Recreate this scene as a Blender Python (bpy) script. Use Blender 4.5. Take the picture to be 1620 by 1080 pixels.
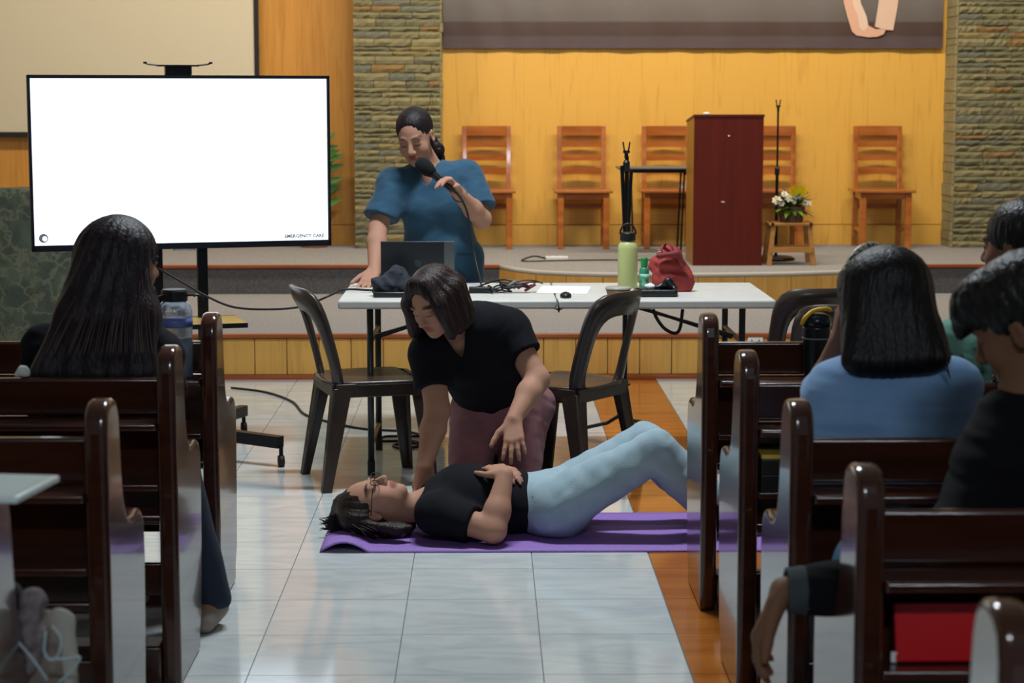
import bpy, bmesh, math, random
import numpy as np
from mathutils import Vector, Matrix, Euler
random.seed(7)
for o in list(bpy.data.objects): bpy.data.objects.remove(o)
SC = bpy.context.scene
COL = SC.collection
pi = math.pi

# ------------------------------------------------------------------ camera
F, PITCH, YAW, CAMH = 3085.3, .12425, .013264, 1.5505
cam = bpy.data.cameras.new('camera'); camo = bpy.data.objects.new('camera', cam); COL.objects.link(camo)
cam.sensor_width = 36; cam.lens = F/1620*36; cam.clip_start = .05; cam.clip_end = 100
camo.location = (0, 0, CAMH); camo.rotation_euler = (pi/2-PITCH, 0, -YAW)
cam.dof.use_dof = True; cam.dof.focus_distance = 7.3; cam.dof.aperture_fstop = 5.0
SC.camera = camo
# ------------------------------------------------------------------ world and light
W = bpy.data.worlds.new('hall_air'); SC.world = W; W.use_nodes = True
W.node_tree.nodes['Background'].inputs[0].default_value = (.62, .74, .9, 1)
W.node_tree.nodes['Background'].inputs[1].default_value = .15
SC.view_settings.view_transform = 'Standard'; SC.view_settings.look = 'None'
SC.view_settings.exposure = 0; SC.view_settings.gamma = 1; SC.view_settings.use_curve_mapping = False
def area(name, loc, rot, sx, sy, power, color):
    l = bpy.data.lights.new(name, 'AREA'); l.shape = 'RECTANGLE'; l.size = sx; l.size_y = sy
    l.energy = power; l.color = color
    o = bpy.data.objects.new(name, l); COL.objects.link(o); o.location = loc; o.rotation_euler = rot
    return o
LAMPS = [  # x, y, z, length, width, power, colour, tilt about x
    (1.5, 12.2, 4.2, 4.4, .3, 180, (1, .88, .68), .55),
    (-2.6, 12.2, 4.2, 1.8, .3, 62, (1, .88, .68), .45),
    (0.1, 7.4, 4.35, 1.3, .25, 190, (.86, .94, 1), .0),
    (0.3, -1.6, 4.2, 1.3, .25, 95, (.82, .91, 1), .35),
]
for i, (x, y, z, sx, sy, p, c, t) in enumerate(LAMPS):
    area('ceiling_light', (x, y, z), (t, 0, 0), sx, sy, p, c)

# ------------------------------------------------------------------ pixel helpers (photo is 1620 x 1080)
_cp, _sp, _cy, _sy = math.cos(PITCH), math.sin(PITCH), math.cos(YAW), math.sin(YAW)
_R = Vector((_cy, -_sy, 0)); _Fw = Vector((_sy*_cp, _cy*_cp, -_sp)); _U = Vector((_sy*_sp, _cy*_sp, _cp))
def ray(px, py): return _R*((px-810)/F) + _Fw - _U*((py-540)/F)
def P(px, py, Y):
    d = ray(px, py); return d*(Y/d.y) + Vector((0, 0, CAMH))
def PZ(px, py, z):
    d = ray(px, py); return d*((z-CAMH)/d.z) + Vector((0, 0, CAMH))

# ------------------------------------------------------------------ materials
def lin(c):
    if isinstance(c, str):
        c = [int(c[i:i+2], 16)/255 for i in (0, 2, 4)]
    return tuple(x/12.92 if x <= .04045 else ((x+.055)/1.055)**2.4 for x in c)
MATS = {}
def M(name, col, rough=.5, col2=None, scale=(4, 4, 4), detail=4, lo=.35, hi=.65, bump=0, bscale=None, metal=0, coat=0, spec=.5,
      vary=0, coord='Object', emit=0, trans=0, ior=1.45, sheen=0, alpha=1, dist=0, vcol=False, crough=.05):
    if name in MATS: return MATS[name]
    m = bpy.data.materials.new(name); m.use_nodes = True; MATS[name] = m
    nt = m.node_tree; N = nt.nodes; L = nt.links; b = N['Principled BSDF']
    c1 = lin(col)
    b.inputs['Base Color'].default_value = (*c1, 1)
    b.inputs['Roughness'].default_value = rough; b.inputs['Metallic'].default_value = metal
    b.inputs['Specular IOR Level'].default_value = spec; b.inputs['IOR'].default_value = ior
    b.inputs['Coat Weight'].default_value = coat; b.inputs['Coat Roughness'].default_value = crough
    b.inputs['Transmission Weight'].default_value = trans; b.inputs['Sheen Weight'].default_value = sheen
    b.inputs['Alpha'].default_value = alpha
    if emit:
        b.inputs['Emission Color'].default_value = (*c1, 1); b.inputs['Emission Strength'].default_value = emit
    tc = N.new('ShaderNodeTexCoord'); mp = N.new('ShaderNodeMapping'); L.new(tc.outputs[coord], mp.inputs[0])
    mp.inputs['Scale'].default_value = scale
    oi = None
    if vary or coord == 'Object':
        oi = N.new('ShaderNodeObjectInfo')
        ml = N.new('ShaderNodeVectorMath'); ml.operation = 'SCALE'; ml.inputs[0].default_value = (37, 91, 53)
        L.new(oi.outputs['Random'], ml.inputs['Scale']); L.new(ml.outputs[0], mp.inputs['Location'])
    out = None
    if col2 is not None:
        n = N.new('ShaderNodeTexNoise'); n.inputs['Scale'].default_value = 1; n.inputs['Detail'].default_value = detail
        n.inputs['Distortion'].default_value = dist
        L.new(mp.outputs[0], n.inputs['Vector'])
        r = N.new('ShaderNodeValToRGB'); r.color_ramp.elements[0].position = lo; r.color_ramp.elements[1].position = hi
        r.color_ramp.elements[0].color = (*c1, 1); r.color_ramp.elements[1].color = (*lin(col2), 1)
        L.new(n.outputs['Fac'], r.inputs[0]); out = r.outputs[0]
    if vcol:
        a = N.new('ShaderNodeAttribute'); a.attribute_name = 'tint'; out = a.outputs['Color']
    if vary:
        h = N.new('ShaderNodeHueSaturation'); mr = N.new('ShaderNodeMapRange')
        mr.inputs[3].default_value = 1-vary; mr.inputs[4].default_value = 1+vary
        L.new(oi.outputs['Random'], mr.inputs[0]); L.new(mr.outputs[0], h.inputs['Value'])
        if out: L.new(out, h.inputs['Color'])
        else: h.inputs['Color'].default_value = (*c1, 1)
        out = h.outputs[0]
    if out: L.new(out, b.inputs['Base Color'])
    if bump:
        n2 = N.new('ShaderNodeTexNoise'); n2.inputs['Scale'].default_value = 1; n2.inputs['Detail'].default_value = 3
        mp2 = N.new('ShaderNodeMapping'); L.new(tc.outputs[coord], mp2.inputs[0]); mp2.inputs['Scale'].default_value = bscale or scale
        L.new(mp2.outputs[0], n2.inputs['Vector'])
        bp = N.new('ShaderNodeBump'); bp.inputs['Strength'].default_value = bump; bp.inputs['Distance'].default_value = .01
        L.new(n2.outputs['Fac'], bp.inputs['Height']); L.new(bp.outputs[0], b.inputs['Normal'])
    return m

def tile_material():
    m = M('marble_tile', 'c9cdcc', .10, 'b4bdbf', (3.0, 9, 2), 6, .40, .72, vary=.035, dist=1.6)
    for n in m.node_tree.nodes:
        if n.type == 'MAPPING': n.inputs['Rotation'].default_value = (0, 0, .5)
    return m
pew_wood = M('dark_varnished_wood', '33190f', .18, '442317', (3, 3, 22), 5, .3, .7, bump=.03, bscale=(6, 6, 40), coat=.5, crough=.06)
pine = M('yellow_pine_boards', 'e0ad50', .36, 'c08c3c', (20, 20, 1.5), 6, .54, .92, vary=.02, dist=1.5)
pine_dark = M('orange_pine_panel', 'd09445', .34, 'b87c38', (22, 22, 1.4), 6, .42, .8, vary=.04, dist=1.5)
pine_riser = M('riser_pine_boards', 'd29f50', .34, 'b98640', (24, 24, 1.6), 6, .45, .8, vary=.07, dist=1.5)
trim_wood = M('reddish_wood_trim', 'a5562c', .35, '8f4722', (3, 30, 30), 4)
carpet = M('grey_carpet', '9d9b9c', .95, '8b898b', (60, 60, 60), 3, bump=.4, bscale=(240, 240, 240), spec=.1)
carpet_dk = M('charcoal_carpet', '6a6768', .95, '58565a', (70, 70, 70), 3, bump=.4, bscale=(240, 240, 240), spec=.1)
black_metal = M('black_powder_metal', '17181b', .38, metal=.6)
grey_metal = M('dark_grey_metal', '3b3f42', .35, metal=.7)
black_plastic = M('black_plastic', '121316', .42)
brown_plastic = M('brown_moulded_plastic', '2f2722', .30, '3a3029', (6, 6, 6), 3, spec=.6)
white_plastic = M('white_plastic', 'dfe0dc', .4)
table_white = M('table_top_plastic', 'cdccc6', .45, 'c4c3bd', (8, 8, 8), 3, bump=.05, bscale=(150, 150, 150))
chair_wood = M('orange_varnished_wood', 'b3692c', .30, '98521f', (3, 3, 16), 5, vary=.06, coat=.3)

# ------------------------------------------------------------------ mesh builder
class MB:
    def __init__(s): s.v = []; s.f = []
    def add(s, vs, fs):
        n = len(s.v); s.v += [tuple(v) for v in vs]; s.f += [tuple(i+n for i in f) for f in fs]; return s
    def box(s, c, d, rot=None):
        x, y, z = [q/2 for q in d]; R = rot.to_matrix() if isinstance(rot, Euler) else rot
        vs = [Vector(q) for q in ((-x,-y,-z),(x,-y,-z),(x,y,-z),(-x,y,-z),(-x,-y,z),(x,-y,z),(x,y,z),(-x,y,z))]
        if R is not None: vs = [R @ v for v in vs]
        c = Vector(c)
        return s.add([v+c for v in vs], [(0,3,2,1),(4,5,6,7),(0,1,5,4),(1,2,6,5),(2,3,7,6),(3,0,4,7)])
    def bar(s, a, b, w, t, up=(0, 0, 1)):   # rectangular bar from a to b, w across, t along up
        a, b = Vector(a), Vector(b); d = b-a; l = d.length; d.normalize()
        up = Vector(up); r = d.cross(up)
        if r.length < 1e-4: up = Vector((0, 1, 0)); r = d.cross(up)
        r.normalize(); u = r.cross(d)
        R = Matrix((r, d, u)).transposed()
        return s.box((a+b)/2, (w, l, t), R)
    def tube(s, pts, r, n=8, cap=True, flat=None):
        pts = [Vector(p) for p in pts]; rs = r if isinstance(r, (list, tuple)) else [r]*len(pts)
        vs = []; fs = []; prev = None
        for i, p in enumerate(pts):
            d = (pts[min(i+1, len(pts)-1)]-pts[max(i-1, 0)]).normalized()
            if prev is None:
                a = Vector((0, 0, 1)) if abs(d.z) < .9 else Vector((0, 1, 0))
                u = d.cross(a).normalized()
            else:
                u = (prev-d*prev.dot(d)).normalized()
            prev = u; w = d.cross(u)
            for k in range(n):
                t = 2*pi*k/n; vs.append(p+(u*math.cos(t)+w*math.sin(t)*(flat or 1))*rs[i])
        for i in range(len(pts)-1):
            for k in range(n):
                fs.append((i*n+k, i*n+(k+1) % n, (i+1)*n+(k+1) % n, (i+1)*n+k))
        if cap:
            fs.append(tuple(range(n-1, -1, -1))); m = (len(pts)-1)*n; fs.append(tuple(range(m, m+n)))
        return s.add(vs, fs)
    def cyl(s, a, b, r, r2=None, n=14): return s.tube([a, b], [r, r if r2 is None else r2], n)
    def lathe(s, prof, c=(0, 0, 0), n=24, sx=1, sy=1, rot=None):   # prof: (radius, z)
        c = Vector(c); vs = []; fs = []
        for r, z in prof:
            for k in range(n):
                t = 2*pi*k/n; q = Vector((r*math.cos(t)*sx, r*math.sin(t)*sy, z))
                vs.append(c+(rot @ q if rot is not None else q))
        for i in range(len(prof)-1):
            for k in range(n): fs.append((i*n+k, i*n+(k+1) % n, (i+1)*n+(k+1) % n, (i+1)*n+k))
        if prof[0][0] > 1e-4: fs.append(tuple(range(n-1, -1, -1)))
        if prof[-1][0] > 1e-4: m = (len(prof)-1)*n; fs.append(tuple(range(m, m+n)))
        return s.add(vs, fs)
    def prism(s, poly, o, a, b, e):   # 2-D polygon in axes a,b at origin o, extruded by vector e
        o, a, b, e = Vector(o), Vector(a), Vector(b), Vector(e); n = len(poly)
        vs = [o+a*x+b*y for x, y in poly]; vs += [v+e for v in vs]
        fs = [tuple(range(n)), tuple(range(2*n-1, n-1, -1))]+[(i, i+n, (i+1) % n+n, (i+1) % n) for i in range(n)]
        return s.add(vs, fs)
    def grid(s, fn, nu, nv):
        vs = [fn(i/nu, j/nv) for j in range(nv+1) for i in range(nu+1)]
        fs = [(j*(nu+1)+i, j*(nu+1)+i+1, (j+1)*(nu+1)+i+1, (j+1)*(nu+1)+i) for j in range(nv) for i in range(nu)]
        return s.add(vs, fs)
    def mesh(s, name, mat, bevel=0, seg=2, smooth=False, angle=.6, weld=True):
        me = bpy.data.meshes.new(name); me.from_pydata(s.v, [], s.f)
        bm = bmesh.new(); bm.from_mesh(me)
        if weld: bmesh.ops.remove_doubles(bm, verts=bm.verts, dist=1e-5)
        bmesh.ops.recalc_face_normals(bm, faces=bm.faces)
        if bevel:
            es = [e for e in bm.edges if len(e.link_faces) == 2 and e.calc_face_angle(0) > angle]
            r = bmesh.ops.bevel(bm, geom=es, offset=bevel, segments=seg, profile=.6, affect='EDGES', clamp_overlap=True)
            for f in r['faces']: f.smooth = True
        bm.to_mesh(me); bm.free()
        if smooth: me.polygons.foreach_set('use_smooth', [True]*len(me.polygons))
        if mat: me.materials.append(mat)
        return me
    def build(s, name, mat, parent=None, **k): return link(name, s.mesh(name, mat, **k), parent)
def link(name, me, parent=None, loc=None, rotz=None):
    o = bpy.data.objects.new(name, me); COL.objects.link(o)
    if parent is not None: o.parent = parent
    if loc is not None: o.location = loc
    if rotz is not None: o.rotation_euler = (0, 0, rotz)
    return o
def tag(o, label=None, cat=None, group=None, kind=None):
    if label: o['label'] = label
    if cat: o['category'] = cat
    if group: o['group'] = group
    if kind: o['kind'] = kind
    return o
def thing(name, label, cat, loc=(0, 0, 0), rotz=0, group=None):
    o = link(name, None, None, loc, rotz); return tag(o, label, cat, group)
def struct(o): o['kind'] = 'structure'; return o
def copy_tree(o, parent=None):
    c = o.copy(); COL.objects.link(c); c.parent = parent
    for ch in o.children: copy_tree(ch, c)
    return c
def poly_obj(name, pts, mat, parent, off):      # flat printed shape
    return MB().add(pts, [tuple(range(len(pts)))]).build(name, mat, parent)
def smooth_path(pts, n=8):
    pts = [Vector(p) for p in pts]; out = []
    q = [pts[0]*2-pts[1]]+pts+[pts[-1]*2-pts[-2]]
    for i in range(1, len(q)-2):
        for k in range(n):
            t = k/n; a, b, c, d = q[i-1:i+3]
            out.append(.5*((2*b)+(c-a)*t+(2*a-5*b+4*c-d)*t*t+(3*b-a-3*c+d)*t**3))
    out.append(pts[-1]); return out

# ------------------------------------------------------------------ room shell
XL, XR, YB, CEIL = -5.2, 6.4, -3.0, 4.6
YS1, YS2, YW, YPL = 10.74, 13.0, 14.85, 14.5
Z1, Z2 = .25, .44
plaster = M('cream_plaster', 'cfc6b4', .8)
floor = struct(MB().box(((XL+XR)/2, (YB+YS1)/2, -.054), (XR-XL, YS1-YB, .1)).build('floor', M('grey_grout', '6d6f6c', .8)))
struct(MB().box((XL-.1, (YB+YW)/2, CEIL/2), (.2, YW-YB, CEIL)).build('wall_left', plaster))
struct(MB().box((XR+.1, (YB+YW)/2, CEIL/2), (.2, YW-YB, CEIL)).build('wall_right', plaster))
struct(MB().box(((XL+XR)/2, (YB+YW)/2, CEIL+.05), (XR-XL+.4, YW-YB, .1)).build('ceiling', M('ceiling_board', 'b9b6ae', .8)))
back_wall = struct(MB().box(((XL+XR)/2, YW+.12, CEIL/2), (XR-XL+.4, .2, CEIL)).build('wall_back', M('wall_batten', '8f6a26', .7)))
# floor tiles: marble tiles in .4 m rows, one lane of wood-look tiles beside the right pews
S = .4; X0 = -.6467; Y0 = 6.7327
tile_me = MB().box((0, 0, -.004), (S-.003, S-.003, .008)).mesh('tile', tile_material())
wood_tile_mat = M('wood_look_tile', 'b06a2c', .16, '96541f', (1.5, 14, 1), 5, .35, .7, vary=.05, dist=.6)
wt_me = MB().box((0, 0, -.004), (.384, S-.003, .008)).mesh('wood_tile', wood_tile_mat)
rest = MB()
def tile_at(x, y, near):
    if near: link('tile', tile_me, floor, (x, y, 0))
    else: rest.box((x, y, -.004), (S-.003, S-.003, .008))
for j in range(-20, 10):
    y = Y0+S*(j+.5)
    if y > YS1-.05: continue
    for i in range(-11, 3): tile_at(X0+S*(i+.5), y, y > 4.4 and i >= -4)
    for i in range(0, 13):
        tile_at(.943+S*(i+.5), y, y > 4.4 and i < 3)
    if y > 3: link('wood_tile', wt_me, floor, (.748, y, 0))
    else: rest.box((.748, y, -.004), (.384, S-.003, .008))
tag(rest.build('tile_field', tile_material(), floor, weld=False), kind='stuff')

# stage: two carpeted tiers, board risers, curved apron in the middle
stage = tag(link('stage_platform', None, None, (0, 0, 0)), kind='structure')
MB().box(((XL+XR)/2, (YS1+YW)/2+.02, Z1/2), (XR-XL, YW-YS1-.04, Z1-.001)).build('lower_tier', carpet, stage)
bulge = [(.088, 13.02), (.2, 12.78), (.331, 12.6), (.52, 12.5), (.75, 12.43), (1.05, 12.40), (1.35, 12.39), (1.65, 12.42), (1.954, 12.47), (2.3, 12.58), (2.621, 12.75), (2.82, 12.9), (2.957, 13.02)]
poly = [(XL, YS2), (.088, YS2)]+[(x, y) for x, y in bulge[1:-1]]+[(2.957, YS2), (XR, YS2), (XR, YW), (XL, YW)]
MB().prism(poly, (0, 0, Z1+.001), (1, 0, 0), (0, 1, 0), (0, 0, Z2-Z1-.001)).build('upper_tier', carpet, stage)
bw = .178; n = int((XR-XL)/bw)
me = MB().box((0, 0, 0), (bw-.004, .016, Z1-.05)).mesh('riser_board', pine_riser, bevel=.002, seg=1)
for i in range(n):
    link('riser_board', me, stage, (XL+bw*(i+.5), YS1+.004, (Z1-.02)/2+.012))
MB().box(((XL+XR)/2, YS1-.002, .0125), (XR-XL, .03, .025)).build('base_strip', trim_wood, stage, bevel=.003)
MB().box(((XL+XR)/2, YS1+.004, Z1-.008), (XR-XL, .045, .022)).build('nosing', trim_wood, stage, bevel=.004)
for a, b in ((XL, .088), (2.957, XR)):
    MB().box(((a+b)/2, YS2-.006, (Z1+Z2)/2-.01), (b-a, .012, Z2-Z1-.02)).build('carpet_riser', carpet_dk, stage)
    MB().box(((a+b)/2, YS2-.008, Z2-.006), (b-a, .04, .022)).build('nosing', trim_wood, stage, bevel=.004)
# curved apron boards
pl = [Vector((x, y, 0)) for x, y in bulge]; seg = []
for p, q in zip(pl[:-1], pl[1:]):
    k = max(1, round((q-p).length/.19))
    for i in range(k): seg.append((p.lerp(q, i/k), p.lerp(q, (i+1)/k)))
for p, q in seg:
    d = q-p; c = (p+q)/2; nrm = Vector((d.y, -d.x, 0)).normalized()
    o = MB().box((0, 0, 0), (d.length-.002, .016, Z2-Z1-.028)).build('apron_board', pine_riser, stage)
    o.location = c+nrm*.008+Vector((0, 0, (Z1+Z2)/2-.012)); o.rotation_euler = (0, 0, math.atan2(d.y, d.x))
mb = MB()
mb.tube([p+Vector((0, -.004, Z2-.012)) for p in pl], .015, 8); mb.build('apron_edge', M('pale_carpet_edge', 'b5afa8', .9), stage, smooth=True)

# back wall boards
def boards(x0, x1, z0, z1, w, mat, y, name='wall_board'):
    k = max(1, round((x1-x0)/w)); w = (x1-x0)/k
    me = MB().box((0, 0, 0), (w-.0006, .02, z1-z0)).mesh(name, mat)
    for i in range(k): link(name, me, back_wall, (x0+w*(i+.5), y, (z0+z1)/2))
xa = P(697, 200, YPL).x; xb = P(1512, 200, YPL).x
xl0 = P(560, 200, YPL).x
boards(xa-.02, xb+.02, Z2+.155, CEIL, .60, pine, YW-.005)
boards(xa-.02, xb+.02, Z2, Z2+.15, .60, pine, YW-.012, 'skirting_board')
boards(XL, xl0+.02, Z2+.155, CEIL, .42, pine_dark, YW-.005)
boards(XL, xl0+.02, Z2, Z2+.15, .42, pine_dark, YW-.012, 'skirting_board')

# stacked-stone pillars
stone_cols = [('98906c', '8a825f'), ('908a68', '827c5a'), ('a0966e', '908662'), ('868264', '78745a'), ('938458', '9c8e62'), ('9a7c50', '90744a'), ('7f8070', '757564')]
stone_mats = [M('ledge_stone_%s' % 'abcdefg'[i], a, .75, b, (14, 14, 30), 5, bump=.6, bscale=(30, 30, 70)) for i, (a, b) in enumerate(stone_cols)]
def stone_mesh(i):
    rs = random.Random(i); mb = MB()
    nx = 6; vs = []; fs = []
    # rough-split block: unit length, unit height, front face at y=0 facing -y
    prof = [rs.uniform(-.018, .004) for _ in range((nx+1)*3)]
    for j in range(3):
        for k in range(nx+1):
            e = .006 if j in (0, 2) else 0
            vs.append((k/nx-.5, prof[j*(nx+1)+k]*(1 if j == 1 else .5)+e, j/2-.5+(rs.uniform(-.06, .06) if j == 1 else 0)))
    m0 = len(vs)
    for j in (0, 2):
        for k in (0, nx): vs.append((k/nx-.5, .05, j/2-.5))
    for j in range(2):
        for k in range(nx): a = j*(nx+1)+k; fs.append((a, a+1, a+nx+2, a+nx+1))
    fs.append(tuple(range(nx, -1, -1))+(m0, m0+1)); fs.append(tuple(range(2*(nx+1), 3*(nx+1)))+(m0+3, m0+2))
    fs.append((0, nx+1, 2*(nx+1), m0+2, m0)); fs.append((nx, m0+1, m0+3, 3*(nx+1)-1, 2*nx+1))
    return mb.add(vs, fs)
stone_me = []
for i in range(14):
    stone_me.append(stone_mesh(i).mesh('stone', stone_mats[[0, 0, 1, 1, 2, 2, 3, 3, 0, 1, 4, 5, 6, 2][i]]))
def pillar(x0, x1, label, seed):
    rs = random.Random(seed)
    t = thing('stone_pillar', label, 'pillar', ((x0+x1)/2, YPL, Z2), group='stacked stone pillars')
    MB().box((0, .2+.03, (CEIL-Z2)/2), (x1-x0-.02, .4-.06+.05, CEIL-Z2)).build('core', M('mortar', '6c664c', .9), t)
    up = MB(); z = 0; cnt = 0
    while z < CEIL-Z2-.03:
        hh = rs.choice((.035, .045, .05, .06))
        x = x0
        while x < x1-.01:
            l = min(rs.uniform(.12, .30), x1-x)
            if x1-(x+l) < .06: l = x1-x
            dy = rs.uniform(-.009, .008)
            if z < 1.86 and cnt < 300:
                o = link('stone', rs.choice(stone_me), t, (x+l/2-(x0+x1)/2, dy, z+hh/2)); o.scale = (l-.004, 1, hh-.004); cnt += 1
            else:
                up.box((x+l/2-(x0+x1)/2, dy+.02, z+hh/2), (l-.004, .06, hh-.004))
            x += l
        z += hh
    # return face towards the middle of the stage
    side = x0 if x0 > 1 else x1; z = 0; sgn = -1 if x0 > 1 else 1
    while z < CEIL-Z2-.04:
        hh = rs.choice((.05, .07, .09))
        up.box((side-(x0+x1)/2+sgn*rs.uniform(0, .012)-sgn*.02, .19, z+hh/2), (.05, .33, hh-.004)); z += hh
    tag(up.build('stone_courses', stone_mats[0], t, weld=False), kind='stuff')
pillar(xl0, xa, 'stacked stone pillar behind the standing woman with the microphone', 3)
pillar(xb, 5.0, 'stacked stone pillar to the right of the row of wooden chairs', 5)

# ------------------------------------------------------------------ wall hangings
xs = P(411, 100, YW-.06).x; zs = P(200, 217, YW-.06).z
t = thing('projector_screen', 'cream pull-down projector screen with black border high on the wall', 'screen', ((XL+.3+xs)/2, YW-.09, zs))
w = xs-(XL+.3); h = CEIL-.5-zs
MB().box((0, 0, h/2), (w-.06, .006, h-.06)).build('fabric', M('screen_fabric', 'd3c8b0', .75), t)
for sx in (-1, 1): MB().box((sx*(w/2-.018), -.004, h/2), (.036, .012, h)).build('border', M('screen_border', '1d1c1e', .7), t)
MB().box((0, -.004, .02), (w, .012, .04)).build('border', M('screen_border', ''), t)
MB().box((0, 0, h+.04), (w+.1, .08, .08)).build('roller_case', white_plastic, t, bevel=.01)

YBN = YW-.05
bl = P(701, 76, YBN); br = P(1491, 79, YBN)
def ban(u, v):
    x = bl.x+(br.x-bl.x)*u; z = bl.z+v*2.1
    return (x, YBN-.006-.006*math.sin(u*38+v*2.3)*math.sin(v*9+u*5)-.004*math.sin(u*90+v*12), z)
t = thing('wall_banner', 'grey brown printed tarpaulin banner with a hand, hung above the chairs', 'banner', (0, 0, 0))
mb = MB().grid(ban, 90, 24); o = mb.build('sheet', None, t, smooth=True)
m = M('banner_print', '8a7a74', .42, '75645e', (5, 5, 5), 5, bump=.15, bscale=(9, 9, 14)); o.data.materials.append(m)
nt = m.node_tree; N = nt.nodes; L = nt.links
tc = N.new('ShaderNodeTexCoord'); sp = N.new('ShaderNodeSeparateXYZ'); L.new(tc.outputs['Object'], sp.inputs[0])
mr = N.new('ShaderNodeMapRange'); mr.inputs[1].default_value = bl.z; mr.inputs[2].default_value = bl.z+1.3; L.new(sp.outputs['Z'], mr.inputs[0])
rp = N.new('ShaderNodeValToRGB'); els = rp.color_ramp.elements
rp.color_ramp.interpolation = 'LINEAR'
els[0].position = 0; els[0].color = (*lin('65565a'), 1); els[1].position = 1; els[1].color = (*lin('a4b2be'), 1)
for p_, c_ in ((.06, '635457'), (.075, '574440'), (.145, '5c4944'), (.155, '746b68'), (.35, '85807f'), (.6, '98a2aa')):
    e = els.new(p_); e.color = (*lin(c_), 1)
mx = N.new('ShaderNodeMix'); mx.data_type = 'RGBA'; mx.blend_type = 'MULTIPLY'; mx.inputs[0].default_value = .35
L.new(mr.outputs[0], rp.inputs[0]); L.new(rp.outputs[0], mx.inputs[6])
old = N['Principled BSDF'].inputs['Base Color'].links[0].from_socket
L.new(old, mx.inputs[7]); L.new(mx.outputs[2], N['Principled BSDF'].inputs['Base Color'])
for name, pxs, c_ in (('printed_hand', [(1332, -40), (1345, -40), (1352, 0), (1362, 12), (1369, 25), (1373, 40), (1385, 46), (1402, 46), (1398, 54), (1388, 58), (1374, 59), (1355, 56), (1348, 50), (1341, 28), (1335, 5)], 'd8a890'),
                      ('printed_sleeve', [(1392, -30), (1390, 4), (1384, 42), (1398, 47), (1413, 48), (1420, 10), (1424, -30)], 'd9b8a4'),
                      ('printed_palm', [(1345, -30), (1358, -30), (1362, 5), (1371, 26), (1374, 42), (1366, 49), (1360, 44), (1357, 25), (1350, 8)], 'dfc0b0')):
    poly_obj(name, [P(x, y, YBN-.019-(.001 if 'palm' in name else 0)) for x, y in pxs], M('print_'+name, c_, .5), t, 0)
MB().cyl((bl.x, YBN+.01, bl.z+2.1), (br.x, YBN+.01, bl.z+2.1), .012).build('rod', black_metal, t)
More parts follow.
